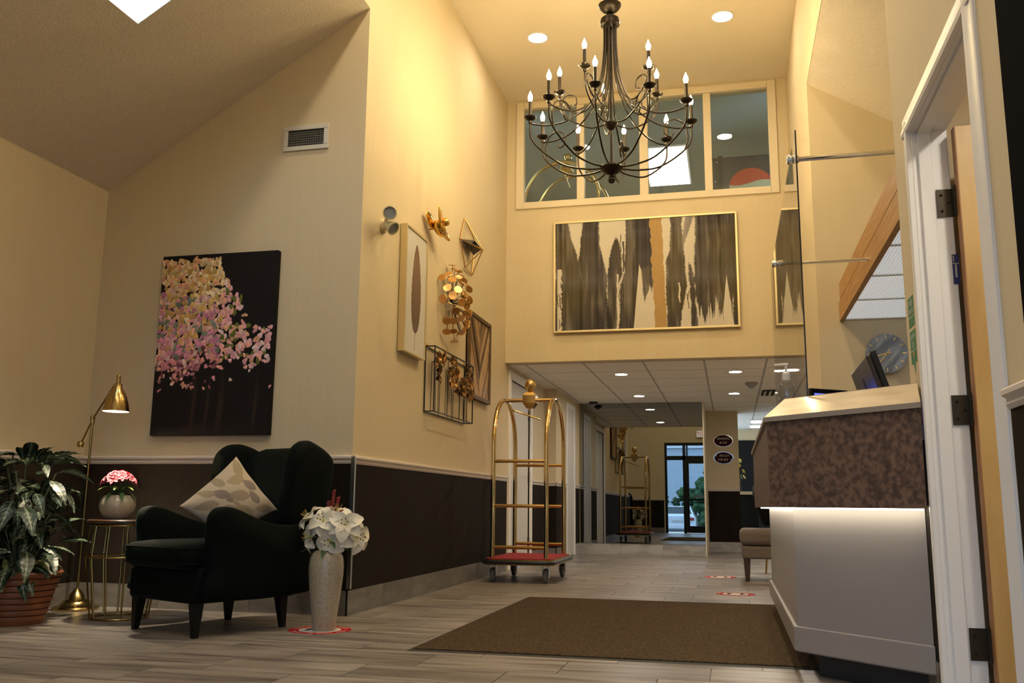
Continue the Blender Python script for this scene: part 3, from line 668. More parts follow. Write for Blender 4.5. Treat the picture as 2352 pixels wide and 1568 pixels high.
# ---- flower painting
pt = thing('flower_painting', 'tall dark canvas painting of pink and peach blossoms above the armchair', 'painting', (-3.27, YG-.02, 1.08))
pa, pb = ony(343, 1000, YG-.045), ony(645, 570, YG-.045)
fx0, fx1, fz0, fz1 = -3.668, -2.803, 1.092, 2.305
q = [ony(x, y, YG-.045) for x, y in ((375, 592), (640, 571), (343, 1000), (615, 998))]
fx0 = (q[0].x+q[2].x)/2; fx1 = (q[1].x+q[3].x)/2; fz1 = (q[0].z+q[1].z)/2; fz0 = (q[2].z+q[3].z)/2
MB().box(fx0, fx1, YG-.040, YG-.002, fz0, fz1).build('canvas', 'canvas_black', pt, bevel=.003)
NX, NY = 320, 446; img = np.zeros((NY, NX, 3)); img[:] = (.010, .008, .008)
yy, xx = np.mgrid[0:NY, 0:NX]; uu = xx/NX; vv = yy/NY
for c0, w0 in ((.33, .015), (.56, .02), (.85, .012), (.45, .01)):
    m_ = np.exp(-((uu-c0-.03*np.sin(vv*6))/w0)**2)*np.clip((.36-vv)/.2, 0, 1)*np.clip(vv/.1, 0, 1); img += m_[..., None]*np.array([.022, .012, .006])
rg = np.random.default_rng(11)
def dens(u, v):
    top = .5+.30*max(0, (.93-v)/.35) if v > .58 else .98
    if v > .97 or v < .24: return 0
    if u > top: return .05 if u < top+.12 and v < .9 else 0
    d = 1.0 if u < .45 else (1.0-(u-.45)*1.2)
    if v < .42: d *= max(0, (v-.24)/.16)*(1 if u < .35 else .0 if u < .42 and v < .36 else .35)
    if u > .62 and v < .66: d *= .8 if (.36 < v < .6) else .3
    return max(0, d)
pal_top = [(.62, .42, .20), (.70, .50, .28), (.55, .33, .10), (.62, .30, .18), (.72, .56, .36), (.50, .36, .12)]
pal_mid = [(.58, .24, .30), (.62, .32, .22), (.52, .20, .32), (.55, .34, .10), (.66, .42, .40), (.16, .19, .15)]
pal_low = [(.55, .20, .22), (.60, .30, .20), (.52, .22, .28), (.66, .42, .40), (.14, .05, .06), (.30, .12, .14)]
k = 0
while k < 1150:
    u0, v0 = rg.random(), rg.random()
    if rg.random() > dens(u0, v0): continue
    k += 1
    pal = pal_top if v0 > .72+.2*(rg.random()-.5) else (pal_mid if v0 > .45+.12*(rg.random()-.5) else pal_low)
    c_ = np.array(pal[rg.integers(len(pal))])*(.75+.5*rg.random())
    if u0 > .55: c_ = np.array([(.66, .30, .32), (.76, .54, .54), (.62, .36, .20), (.66, .36, .38), (.12, .14, .03), (.70, .34, .28), (.70, .38, .42)][rg.integers(7)])*(.8+.35*rg.random())
    a_, b_ = rg.uniform(4., 11)*(.62 if v0 < .36 else 1), rg.uniform(3.6, 7.5)*(.62 if v0 < .36 else 1); th_ = rg.uniform(0, 3.14)
    dx, dy = xx-u0*NX, yy-v0*NY; p_ = dx*math.cos(th_)+dy*math.sin(th_); q_ = -dx*math.sin(th_)+dy*math.cos(th_)
    m_ = ((p_/a_)**2+(q_/b_)**2) < 1+.35*np.sin(3*np.arctan2(q_, p_)+k); img[m_] = c_*(.9+.2*((p_/a_)[m_][:, None]))
img = np.clip(img, .004, 1)
color_grid('painted_face', np.clip(img*1.25, .004, .9), (fx0, YG-.0415, fz0), (fx1-fx0, 0, 0), (0, 0, fz1-fz0), 'painted', pt)

# ---- return-air grille on the alcove wall
vg = thing('air_vent_grille', 'white wall air vent with dark slats above the flower painting', 'vent', (-2.73, YG-.02, 3.0))
vx0, vx1, vz0, vz1 = -2.892, -2.56, 3.018, 3.195
b = MB().box(vx0, vx1, YG-.012, YG-.001, vz0, vz0+.032).box(vx0, vx1, YG-.012, YG-.001, vz1-.032, vz1).box(vx0, vx0+.035, YG-.012, YG-.001, vz0+.032, vz1-.032).box(vx1-.035, vx1, YG-.012, YG-.001, vz0+.032, vz1-.032)
b.build('grille_frame', 'vent_white', vg, bevel=.003)
MB().box(vx0+.03, vx1-.03, YG-.004, YG-.001, vz0+.03, vz1-.03).build('duct_back', 'vent_dark', vg)
for i in range(6): z = vz0+.045+.0165*i; MB().obox(((vx0+vx1)/2, YG-.009, z), ((vx1-vx0)/2-.036, 0, 0), (0, .0035, -.002), (0, 0, .0011)).build('slat', 'vent_slat', vg)
for i in range(15): x = vx0+.045+.0172*i; MB().box(x, x+.0035, YG-.0055, YG-.004, vz0+.032, vz1-.045).build('vane', 'vent_slat', vg)

# ---- brass pharmacy floor lamp
LX, LY = -4.03, 5.17
lp = thing('floor_lamp', 'antique brass swing-arm floor lamp with a lit cone shade in the alcove corner', 'lamp', (LX, LY, 0))
MB().lathe([(.001, 0), (.135, 0), (.138, .012), (.132, .022), (.105, .028), (.085, .045), (.08, .055), (.055, .065), (.045, .09), (.028, .11), (.016, .125), (.010, .13)], 32, (LX, LY, 0)).build('base', 'brass_antique', lp, smooth=35)
jt = ony(213, 962, 5.12); ct = ony(185, 1020, 5.20); hd = ony(262, 885, 4.80); sh = ony(266, 945, 4.80)
MB().tube([(LX, LY, .12), jt], .0085, 10).build('pole', 'brass_antique', lp, smooth=60)
MB().lathe([(.001, -.03), (.014, -.028), (.016, 0), (.014, .022), (.001, .026)], 14, jt).sphere(jt+Vector((0, 0, .0)), .017, 12, 8).build('joint', 'brass_antique', lp, smooth=50)
MB().tube([ct, jt, hd], .006, 8).build('swing_arm', 'brass_antique', lp, smooth=60)
MB().lathe([(.001, -.02), (.02, -.018), (.024, 0), (.02, .016), (.008, .022)], 14, ct).build('counterweight', 'brass_antique', lp, smooth=50)
tp_ = Vector((sh.x, sh.y, sh.z))
pz = hd.z-sh.z
sp = [(.075, 0), (.0745, .012), (.066, .055), (.054, .095), (.036, .128), (.026, .142), (.024, .165), (.012, .172)]
MB().lathe(sp, 28, tp_, cap=False).build('lamp_shade', 'brass_antique', lp, smooth=45)
MB().lathe([(r_-.0025, z_+.001) for r_, z_ in sp[:6]], 28, tp_, cap=False).build('shade_lining', 'shade_in', lp, smooth=45)
MB().lathe([(.012, .168), (.014, .19), (.01, .2), (.014, .21), (.010, .222), (.001, .226)], 14, tp_).build('finial', 'brass_antique', lp, smooth=45)
MB().sphere(tp_+Vector((0, 0, .086)), .022, 14, 10, (1, 1, 1.1)).build('bulb', 'lamp_bulb', lp, smooth=180)
MB().tube(bez([(LX-.1, LY-.08, .006), (LX-.16, LY-.2, .006), (LX-.12, LY-.36, .006), (LX+.02, LY-.5, .006)], 10), .004, 6).build('power_cord', 'black_plastic', lp, smooth=60)

# ---- side table, hourglass wire frame
SX, SY = -3.50, 4.87
st = thing('side_table', 'round dark wood side table on an hourglass brass wire frame', 'table', (SX, SY, 0))
MB().lathe([(.001, .545), (.212, .545), (.218, .552), (.218, .560), (.212, .566), (.001, .566)], 40, (SX, SY, 0)).build('table_top', 'walnut', st, smooth=30)
def circ(r, z, n=36): return [(SX+r*math.cos(2*math.pi*k/n), SY+r*math.sin(2*math.pi*k/n), z) for k in range(n)]
for r_, z_ in ((.195, .535), (.205, .355), (.158, .008)): MB().tube(circ(r_, z_), .006, 8, closed=True).build('ring', 'brass_dark', st, smooth=60)
for k in range(12):
    a = 2*math.pi*(k+.3)/12
    MB().tube([(SX+r_*math.cos(a), SY+r_*math.sin(a), z_) for r_, z_ in ((.19, .54), (.205, .355), (.158, .008))], .0055, 6).build('rod', 'brass_dark', st, smooth=60)

# ---- round pot of pink flowers on the table
fp = ony(262, 1194, SY-.02); FX, FY, FZ = fp.x, SY, .566
po = thing('flower_pot', 'round crackle-mosaic pot of pink flowers on the side table', 'potted flowers', (FX, FY, FZ))
MB().lathe([(.001, 0), (.055, 0), (.075, .012), (.098, .05), (.104, .08), (.098, .112), (.080, .138), (.072, .142), (.068, .136), (.001, .12)], 32, (FX, FY, FZ)).build('pot', 'mosaic', po, smooth=40)
def petal_mesh(L, W, cup=.25, tip=.15, nu=6, nv=4, droop=0.):
    vs, fs = [], []
    for i in range(nu+1):
        t = i/nu; wd = W*(math.sin(math.pi*min(1, t*.90+.085))**.55); z = cup*L*t-(cup+tip+droop)*L*t*t
        for j in range(nv+1):
            s_ = 2*j/nv-1; vs.append((s_*wd/2, t*L, z+.18*wd*s_*s_))
    for i in range(nu):
        for j in range(nv): a = i*(nv+1)+j; fs.append((a, a+1, a+nv+2, a+nv+1))
    return vs, fs
def place_petals(mb, c, axis, n, L, W, open_=1., cup=.5, tip=.1, droop=0, rot=0, jit=.1):
    axis = Vector(axis).normalized(); q = axis.to_track_quat('Z', 'Y').to_matrix()
    for k in range(n):
        a = 2*math.pi*k/n+rot+random.uniform(-jit, jit); vs, fs = petal_mesh(L*random.uniform(.92, 1.08), W, cup, tip, droop=droop)
        R_ = Matrix.Rotation(a, 3, 'Z') @ Matrix.Rotation((1-open_)*1.3, 3, 'X')
        mb.add([Vector(c)+q @ (R_ @ Vector(v)) for v in vs], fs)
for k in range(26):
    a = k*2.4; rr_ = .085*math.sqrt((k+.5)/26); c = Vector((FX+rr_*.98*math.cos(a), FY+rr_*.98*math.sin(a), FZ+.185+.085*math.sqrt(max(0, 1-(rr_/.09)**2))+random.uniform(-.006, .006)))
    m_ = MB(); place_petals(m_, c, (rr_*13*math.cos(a), rr_*13*math.sin(a), 1), 6, .036, .028, .7, .6, .2); m_.build('blossom', 'pink_petal', po, smooth=180, norm=False)
for k in range(14):
    a = 2*math.pi*k/14+.2; m_ = MB(); vs, fs = petal_mesh(.085, .028, .5, .3, droop=.25)
    c = Vector((FX+.03*math.cos(a), FY+.03*math.sin(a), FZ+.15+.02*(k % 2))); q = Matrix.Rotation(a-math.pi/2, 3, 'Z') @ Matrix.Rotation(.5*(k % 2), 3, 'X')
    m_.add([c+q @ Vector(v) for v in vs], fs); m_.build('leaf', 'leaf_bright' if k % 2 else 'leaf_green', po, smooth=180, norm=False)
b = MB()
for k in range(8): a = k*.8; b.tube([(FX+.02*math.cos(a), FY+.02*math.sin(a), FZ+.12), (FX+.05*math.cos(a), FY+.05*math.sin(a), FZ+.21)], .003, 5)
b.build('stems', 'leaf_green', po)

# ---- tall vase with white lilies, standing on a floor sticker
VX, VY = -2.15, 4.74
va = thing('floor_vase', 'tall crackle-mosaic floor vase holding white lilies beside the armchair', 'vase', (VX, VY, .0015))
MB().lathe([(.001, 0), (.058, 0), (.062, .01), (.070, .09), (.084, .2), (.093, .29), (.094, .34), (.088, .385), (.07, .413), (.052, .42), (.046, .412), (.046, .39), (.001, .36)], 40, (VX, VY, .0015)).build('vase_body', 'mosaic', va, smooth=40)
def view_dir(px, py): return (-ray(px, py)).normalized()
lil = [((745, 1196), .05, (-.1, -.9, .5), .095), ((793, 1205), .06, (.25, -.85, .35), .10), ((716, 1232), .02, (-.7, -.7, .1), .095), ((818, 1232), .01, (.9, -.4, .0), .11), ((760, 1240), .05, (.0, -.9, -.25), .09), ((712, 1190), .0, (-.6, -.3, .6), .09), ((775, 1180), -.03, (.2, -.2, .9), .09)]
for i, ((px, py), dy, ax, L) in enumerate(lil):
    c = ony(px, py, VY-dy); f_ = MB(); place_petals(f_, c, ax, 3, L*.92, .085, .78, .55, .2, droop=.14, rot=i, jit=.1); place_petals(f_, c, ax, 3, L*.95, .066, .84, .55, .25, droop=.14, rot=i+1.05, jit=.1)
    fo = f_.build('lily', 'lily', va, smooth=180, norm=False)
    q = Vector(ax).normalized().to_track_quat('Z', 'Y').to_matrix(); m_ = MB(); m2 = MB()
    m_.sphere(c+q @ Vector((0, 0, .004)), .012, 8, 6)
    for k in range(5):
        a = k*1.256; e = c+q @ Vector((.018*math.cos(a), .018*math.sin(a), .05)); m_.tube([c, e], .0012, 5); m2.sphere(e, .0035, 6, 5, (1, 1, 1.6))
    m_.build('stamen', 'lily_center', fo); m2.build('anther', 'anther', fo)
top = Vector((VX, VY, .40))
for i, ((px, py), dy, ax, L) in enumerate(lil):
    c = ony(px, py, VY-dy); MB().tube(bez([top+Vector((.01*math.cos(i), .01*math.sin(i), 0)), (top*.5+c*.5)+Vector((0, 0, .03)), c], 5), .003, 5).build('stem', 'leaf_green', va)
for k in range(12):
    a = k*.55; m_ = MB(); vs, fs = petal_mesh(.10+.03*(k % 3), .03, .6, .3, droop=.2); q = Matrix.Rotation(a, 3, 'Z') @ Matrix.Rotation(.25+.4*(k % 3)/2, 3, 'X')
    m_.add([top+Vector((0, 0, .01+.03*(k % 2)))+q @ Vector(v) for v in vs], fs); m_.build('leaf', 'leaf_green', va, smooth=180, norm=False)
for i, (px, py, pz_) in enumerate(((755, 1150, .0), (768, 1124, .0), (778, 1140, -.02), (785, 1170, -.03), (812, 1190, -.02), (757, 1165, .02))):
    e = ony(px, py, VY+.02-pz_); s0 = top+(e-top)*.3; m_ = MB(); m_.tube([s0, e], .002, 5); mo = m_.build('bud_stem', 'leaf_green', va)
    m2 = MB()
    for k in range(22): t_ = .62+.38*k/22; a = k*2.4; m2.sphere(s0+(e-s0)*t_+Vector((.006*math.cos(a), .006*math.sin(a), 0)), .0055, 6, 4)
    m2.build('red_buds', 'red_bud', mo)
for i, (px, py) in enumerate(((800, 1160), (770, 1140), (826, 1180))):
    e = ony(px, py, VY); m_ = MB(); vs, fs = petal_mesh(.09, .018, .2, .1); q = (e-top).normalized().to_track_quat('Y', 'Z').to_matrix(); m_.add([top+(e-top)*.55+q @ Vector(v) for v in vs], fs); m_.build('leaf', 'leaf_bright', va, smooth=180, norm=False)

# ---- zebra plant in a terracotta pot
PX, PY = -3.90, 4.50
pl = thing('potted_plant', 'bushy zebra-striped houseplant in a ribbed terracotta pot by the left wall', 'plant', (PX, PY, 0))
prof = [(.001, 0), (.150, 0), (.155, .01)]
for i in range(7): z = .02+.033*i; r_ = .158+.0085*i; prof += [(r_, z), (r_+.006, z+.012), (r_+.004, z+.026), (r_-.002, z+.030)]
prof += [(.225, .26), (.232, .275), (.225, .285), (.212, .282), (.205, .25), (.001, .245)]
MB().lathe(prof, 40, (PX, PY, 0)).build('pot', 'terracotta', pl, smooth=35)
MB().lathe([(.001, .246), (.20, .246), (.20, .25), (.001, .262)], 24, (PX, PY, 0)).build('soil', 'soil', pl)
def zebra_leaf(nm, L, W, nv=10, nu=22, droop=.5, veins=7.):
    vs, fs, cs = [], [], []
    for i in range(nu+1):
        t = i/nu; wd = W*(math.sin(math.pi*(t**.85))**.9)*(1-.25*t)+.001; z = .22*L*t-droop*L*t*t
        for j in range(nv+1):
            s_ = 2*j/nv-1; x = s_*wd/2; vs.append((x, t*L, z+.10*abs(s_)*wd-.006*abs(math.sin(t*veins*3.14))*abs(s_)))
            ph = (t-.30*abs(s_)*(wd/L)*2.2)*veins; v_ = abs((ph % 1)-.5)*2; st_ = max(0, 1-v_/.20)*(1-.6*abs(s_)**3)
            if abs(s_) < .11: st_ = .85
            g = np.array([.006, .022, .009]); wv = np.array([.36, .41, .29]); cs.append(tuple(g*(1-st_)+wv*st_))
    for i in range(nu):
        for j in range(nv): a = i*(nv+1)+j; fs.append((a, a+1, a+nv+2, a+nv+1))
    m_ = MB(); m_.add(vs, fs); m_.c = cs; o = m_.build(nm, 'leafcol', pl, world=False, smooth=180, col=True, norm=False); return o
protos = [zebra_leaf('leaf', .23, .085, droop=.45), zebra_leaf('leaf', .20, .08, droop=.65), zebra_leaf('leaf', .17, .07, droop=.3)]
rl = random.Random(5); first = [True]*3; stemb = []; k = 0
while k < 175:
    h_ = .27+.65*rl.random()**.9; a = rl.uniform(0, 2*math.pi); spread = .06+.26*math.sin(math.pi*min(.92, max(.12, (h_-.22)/.78)))*rl.random()**.7
    base_ = Vector((spread*math.cos(a), spread*math.sin(a), h_)); up_ = rl.uniform(-.55, .25) if h_ < .80 else rl.uniform(-.1, .7)
    mw = Matrix.Translation(base_) @ Matrix.Rotation(a-math.pi/2+rl.uniform(-.5, .5), 4, 'Z') @ Matrix.Rotation(up_, 4, 'X') @ Matrix.Rotation(rl.uniform(-.4, .4), 4, 'Y') @ Matrix.Scale(rl.uniform(.75, 1.15), 4)
    i = k % 3; tip = mw @ Vector((0, .23, -.04))+pl.location
    if tip.x < XL+.05 or (tip.x > -3.73 and tip.y > 4.64) or tip.x > -3.52: continue
    k += 1
    if first[i]: protos[i].matrix_local = mw; first[i] = False
    else: inst(protos[i], pl, mw=mw)
    if k % 5 == 0: stemb.append((base_, a))
for base_, a in stemb: MB().tube(bez([(.03*math.cos(a), .03*math.sin(a), .25), (base_.x*.5, base_.y*.5, base_.z*.6+.1), tuple(base_)], 5), .004, 5).build('stem', 'stem_dark', pl, world=False)
mat('variegated', (.10, .13, .035), .5, col2=(.42, .38, .14), nscale=18)
for k in range(14):
    a = k*.9; m_ = MB(); vs, fs = petal_mesh(.11, .075, .5, .3, droop=.3); q = Matrix.Rotation(a, 3, 'Z') @ Matrix.Rotation(.2, 3, 'X')
    m_.add([Vector((.12*math.cos(a+1.57), .12*math.sin(a+1.57), .29+.02*(k % 3)))+q @ Vector(v) for v in vs], fs); m_.build('ivy_leaf', 'variegated', pl, world=False, smooth=180, norm=False)

# ---- floor stickers
def sticker(px, py, label, rad):
    p = onz(px, py, 0); t = thing('floor_sticker', label, 'floor sticker', (p.x, p.y, .0))
    MB().lathe([(.001, .0002), (rad, .0002), (rad, .0006), (.001, .0006)], 48, (p.x, p.y, 0)).build('red_ring', 'sticker_red', t)
    MB().lathe([(.001, .0006), (rad*.68, .0006), (rad*.68, .0009), (.001, .0009)], 48, (p.x, p.y, 0)).build('white_disc', 'sticker_white', t)
    for i, chx in enumerate('KEEP YOUR DISTANCE   KEEP YOUR DISTANCE   '):
        if chx == ' ': continue
        a = math.pi-2*math.pi*i/42; rdir = Vector((math.cos(a), math.sin(a), 0)); o = Vector((p.x, p.y, .0007))+rdir*rad*.84
        lettering(chx, rad*.2, t, frame_m(o, (rdir.y, -rdir.x, 0), rdir), 'sticker_white', 'letter', .0001)
    b = MB()
    for sx in (-1, 1):
        x = p.x+sx*rad*.33; y = p.y
        b.prism([(x-rad*.10, y-rad*.32, .0009), (x+rad*.02, y-rad*.32, .0009), (x+rad*.05, y-rad*.05, .0009), (x+rad*.16, y-rad*.05, .0009), (x+rad*.12, y+rad*.2, .0009), (x-rad*.12, y+rad*.2, .0009), (x-rad*.16, y-rad*.05, .0009), (x-rad*.08, y-rad*.05, .0009)], (0, 0, .0003))
        b.lathe([(.001, .0009), (rad*.09, .0009), (rad*.09, .0012), (.001, .0012)], 16, (x, y+rad*.32, 0))
    b.build('figure_print', 'sticker_black', t)
p = onz(735, 1446, 0)
sticker(735, 1446, 'round red and white floor sticker under the tall vase', .168)
sticker(1655, 1325, 'round red and white floor sticker near the upholstered bench', .15)
sticker(1690, 1364, 'round red and white floor sticker just beyond the brown mat', .15)

# ================================================================== GALLERY WALL
GX = XG
# ---- twin-head emergency light
em = thing('emergency_light', 'beige twin-head emergency light on the gallery wall above the feather picture', 'emergency light', onx(880, 510, GX))
c = onx(878, 520, GX)
MB().lathe([(.001, .028), (.03, .026), (.05, .012), (.055, 0)], 24, c, rot=Matrix.Rotation(math.pi/2, 3, 'Y')).build('back_plate', 'plaster_em', em, smooth=50)
for (px, py), ax in (((894, 490), Vector((.48, -.85, -.15))), ((898, 521), Vector((.80, -.25, -.55)))):
    h = onx(px, py, GX+.13); ax = ax.normalized(); q = ax.to_track_quat('Z', 'Y').to_matrix()
    MB().tube([c+Vector((.02, 0, .02 if py < 510 else -.03)), h-ax*.05], .012, 8).build('knuckle', 'plaster_em', em, smooth=50)
    ho = MB().lathe([(.012, -.07), (.022, -.06), (.033, -.02), (.046, .02), (.048, .03), (.042, .032), (.038, .02)], 20, h, rot=q, cap=False).build('lamp_head', 'plaster_em', em, smooth=50)
    MB().lathe([(.001, .022), (.039, .018), (.039, .012), (.001, .012)], 20, h, rot=q).build('lens', 'lens_grey', ho, smooth=30)

# ---- feather picture in a deep champagne frame
fe = thing('feather_picture', 'narrow framed picture of a brown feather on white', 'picture', (GX, 6.33, 1.74))
fy0, fy1, fz0_, fz1_ = 6.10, 6.58, 1.752, 2.70; D = .055
b = MB().box(GX+.004, GX+D, fy0, fy0+.016, fz0_, fz1_).box(GX+.004, GX+D, fy1-.016, fy1, fz0_, fz1_).box(GX+.004, GX+D, fy0+.016, fy1-.016, fz0_, fz0_+.016).box(GX+.004, GX+D, fy0+.016, fy1-.016, fz1_-.016, fz1_)
b.build('frame', 'champagne', fe, bevel=.002)
MB().box(GX+.002, GX+.008, fy0+.004, fy1-.004, fz0_+.004, fz1_-.004).build('backing', 'black_metal', fe)
NX, NY = 120, 240; yy, xx = np.mgrid[0:NY, 0:NX]; uu = (xx/(NX-1))*2-1; tt = yy/(NY-1)
img = np.ones((NY, NX, 3))*np.array([.60, .57, .52])
t_ = (tt-.17)/.74; wf = .47*np.clip(np.sin(np.pi*np.clip(t_, 0, 1)**.75), 0, 1)**.55*(1+.02*np.sin(90*tt+9*uu)); q_ = uu-.05*np.sin(3*tt)-.02
m_ = (np.abs(q_) < wf) & (t_ > 0) & (t_ < 1)
fc = np.array([.24, .13, .07])[None, None]*np.clip(t_*1.1+.15, .25, 1)[..., None]+np.array([.10, .075, .06])[None, None]*np.clip(1-t_, 0, 1)[..., None]
fc = fc*(.8+.35*np.sin(55*(tt+.5*np.abs(q_)))[..., None]*.35); img[m_] = fc[m_]
img[(np.abs(q_) < .018) & (tt > .03) & (t_ < .9)] = (.16, .10, .07)
color_grid('print', np.clip(img, .01, 1), (GX+D-.008, fy0+.016, fz0_+.016), (0, fy1-fy0-.032, 0), (0, 0, fz1_-fz0_-.032), 'print', fe)
img = None

# ---- golden bird
bd = thing('bird_ornament', 'shiny gold bird wall ornament between the feather picture and the geometric planter', 'ornament', onx(1007, 518, GX))
c = onx(1010, 525, GX+.09); s_ = 1.25
MB().sphere(c, .058, 20, 14, (.8, 1.8, .78), Matrix.Rotation(-.3, 3, 'X')).build('body', 'gold_bright', bd, smooth=180)
MB().sphere(c+Vector((.035, .03, .062)), .036, 16, 10).build('head', 'gold_bright', bd, smooth=180)
MB().lathe([(.013, 0), (.008, .014), (.001, .036)], 10, c+Vector((.05, .055, .062)), rot=Matrix.Rotation(-1.9, 3, 'X')).build('beak', 'gold_bright', bd, smooth=60)
def feather(p_, d, w_, L, tilt):
    d = d.normalized(); sd_ = d.cross(Vector((1, tilt, 0))).normalized(); n_ = sd_.cross(d); rings = []
    for i in range(9):
        t_ = i/8; r_ = w_*math.sin(math.pi*(.12+.86*t_))**.8+.002; o = p_+d*L*t_; rings.append([o+sd_*r_*math.cos(k*math.pi/5)+n_*r_*.22*math.sin(k*math.pi/5) for k in range(10)])
    return rings
for px_, d in ((.02, Vector((.1, -.75, .62))), (-.04, Vector((-.1, -.95, .32)))):
    MB().loft(feather(c+Vector((px_, -.015, .025)), d, .048, .18, 0)).loft(feather(c+Vector((px_, -.02, .01)), d+Vector((0, .1, -.18)), .036, .14, 0)).build('wing', 'gold_bright', bd, smooth=180)
MB().loft(feather(c+Vector((.01, .05, -.01)), Vector((.25, .85, -.35)), .040, .12, .3)).build('tail', 'gold_bright', bd, smooth=180)
MB().tube([c+Vector((-.02, 0, 0)), Vector((GX+.001, c.y, c.z))], .006, 6).build('wall_pin', 'brass_dark', bd)

# ---- geometric copper wall planter
ge = thing('geometric_planter', 'copper wire geometric wall planter with a black pocket', 'wall decor', (GX, 7.85, 2.72))
A = Vector((GX+.012, 7.62, 3.235)); B = Vector((GX+.012, 7.50, 3.005)); Cc = Vector((GX+.012, 8.10, 3.03)); Bt = Vector((GX+.012, 7.90, 2.725))
Ft = onx(1109, 573, GX+.16); Lo = Vector((GX+.05, 7.66, 2.80))
A = onx(1067, 501, GX+.012); B = onx(1057, 548, GX+.012); Bt = onx(1084, 632, GX+.012); Lo = onx(1068, 614, GX+.02); Md = onx(1090, 552, GX+.012)
A2 = onx(1068, 503, GX+.03)
for pq in ((A, B), (A, Ft), (B, Ft), (B, Lo), (Lo, Ft), (Lo, Bt), (Bt, Ft), (A, Md), (Md, Bt)): MB().tube(pq, .0055, 6).build('wire', 'copper_gold', ge, smooth=60)
pk = onx(1088, 586, GX+.05)
MB().add([B+Vector((.004, .01, 0)), Ft-Vector((.008, .01, 0)), Md, pk], [(0, 1, 3), (1, 2, 3), (2, 0, 3)]).build('pocket', 'black_plastic', ge)

# ---- burst of copper discs
dc = onx(1036, 697, GX+.03)
ds = thing('disc_sculpture', 'starburst wall sculpture of copper discs on thin rods', 'wall sculpture', (GX, dc.y, dc.z-.38))
MB().sphere(dc, .02, 12, 8).tube([dc, Vector((GX+.001, dc.y, dc.z))], .008, 6).build('core', 'bronze', ds, smooth=60)
rd = random.Random(2); npt = 44; k = 0
disc0 = None
for i in range(npt):
    z_ = 1-(i+.5)/npt*.98; a = i*2.39996; sr = math.sqrt(1-z_*z_)
    d = Vector((z_*.75+.06, sr*math.cos(a), sr*math.sin(a)))
    if d.x < .02: continue
    L = .335*rd.uniform(.84, 1.02); e = dc+Vector((d.x*.55, d.y, d.z))*L
    MB().tube([dc, e], .0025, 5).build('rod', 'bronze', ds)
    q = (e-dc).normalized().to_track_quat('Z', 'Y').to_matrix().to_4x4()
    if disc0 is None: disc0 = MB().lathe([(.001, -.003), (.034, -.003), (.037, 0), (.034, .0025), (.001, .001)], 16).build('disc', 'copper_gold', ds, world=False, smooth=40); disc0.matrix_local = Matrix.Translation(e-ds.location) @ q
    else: inst(disc0, ds, mw=Matrix.Translation(e-ds.location) @ q)

# ---- black box frame with metal flowers
mf = thing('metal_flower_art', 'black wire box frame of bronze metal poppies on stalks', 'wall art', (GX, 7.1, 1.31))
ma, mb_, mza, mzb, md_ = 6.44, 7.62, 1.335, 1.83, .085
q1 = onx(978, 799, GX+.01); q2 = onx(1068, 838, GX+.01); q3 = onx(975, 946, GX+.01); q4 = onx(1066, 971, GX+.01)
ma = (q1.y+q3.y)/2; mb_ = (q2.y+q4.y)/2; mzb = (q1.z+q2.z)/2; mza = (q3.z+q4.z)/2
for x_ in (GX+.008, GX+md_):
    for p_, q_ in (((ma, mza), (mb_, mza)), ((ma, mzb), (mb_, mzb)), ((ma, mza), (ma, mzb)), ((mb_, mza), (mb_, mzb))):
        MB().bar((x_, *p_), (x_, *q_), .009, .009, up=(1, 0, 0)).build('frame_bar', 'black_metal', mf)
for y_ in (ma, mb_):
    for z_ in (mza, mzb): MB().bar((GX+.004, y_, z_), (GX+md_+.004, y_, z_), .009, .009).build('frame_bar', 'black_metal', mf)
for y_ in (ma+.03, mb_-.03): MB().box(GX+.001, GX+.012, y_-.012, y_+.012, mzb-.01, mzb+.025).build('hanger', 'gold_bright', mf)
rf = random.Random(9)
cols = [.05, .15, .21, .27, .33, .40, .46, .56, .62, .68, .74, .82, .88, .94]
for i, u_ in enumerate(cols):
    y_ = ma+(mb_-ma)*u_; zt_ = mza+(mzb-mza)*rf.uniform(.62, .97); xx_ = GX+rf.uniform(.03, .07)
    st_ = MB().tube([(xx_, y_+rf.uniform(-.02, .02), mza), (xx_, y_, zt_)], .0028, 5).build('stalk', 'black_metal', mf)
    for k in range(rf.choice((1, 2, 3, 3))):
        zz = zt_-.085*k-rf.uniform(0, .02); fo = MB(); place_petals(fo, (xx_+.012, y_+rf.uniform(-.02, .02), zz), (1, rf.uniform(-.4, .1), rf.uniform(-.3, .3)), 6, .062, .05, .55, .7, .2); fo.sphere((xx_+.02, y_, zz), .014, 8, 6)
        fo.build('poppy', rf.choice(('copper_dark', 'copper_dark', 'bronze_petal', 'copper_gold')), st_, smooth=60, norm=False)

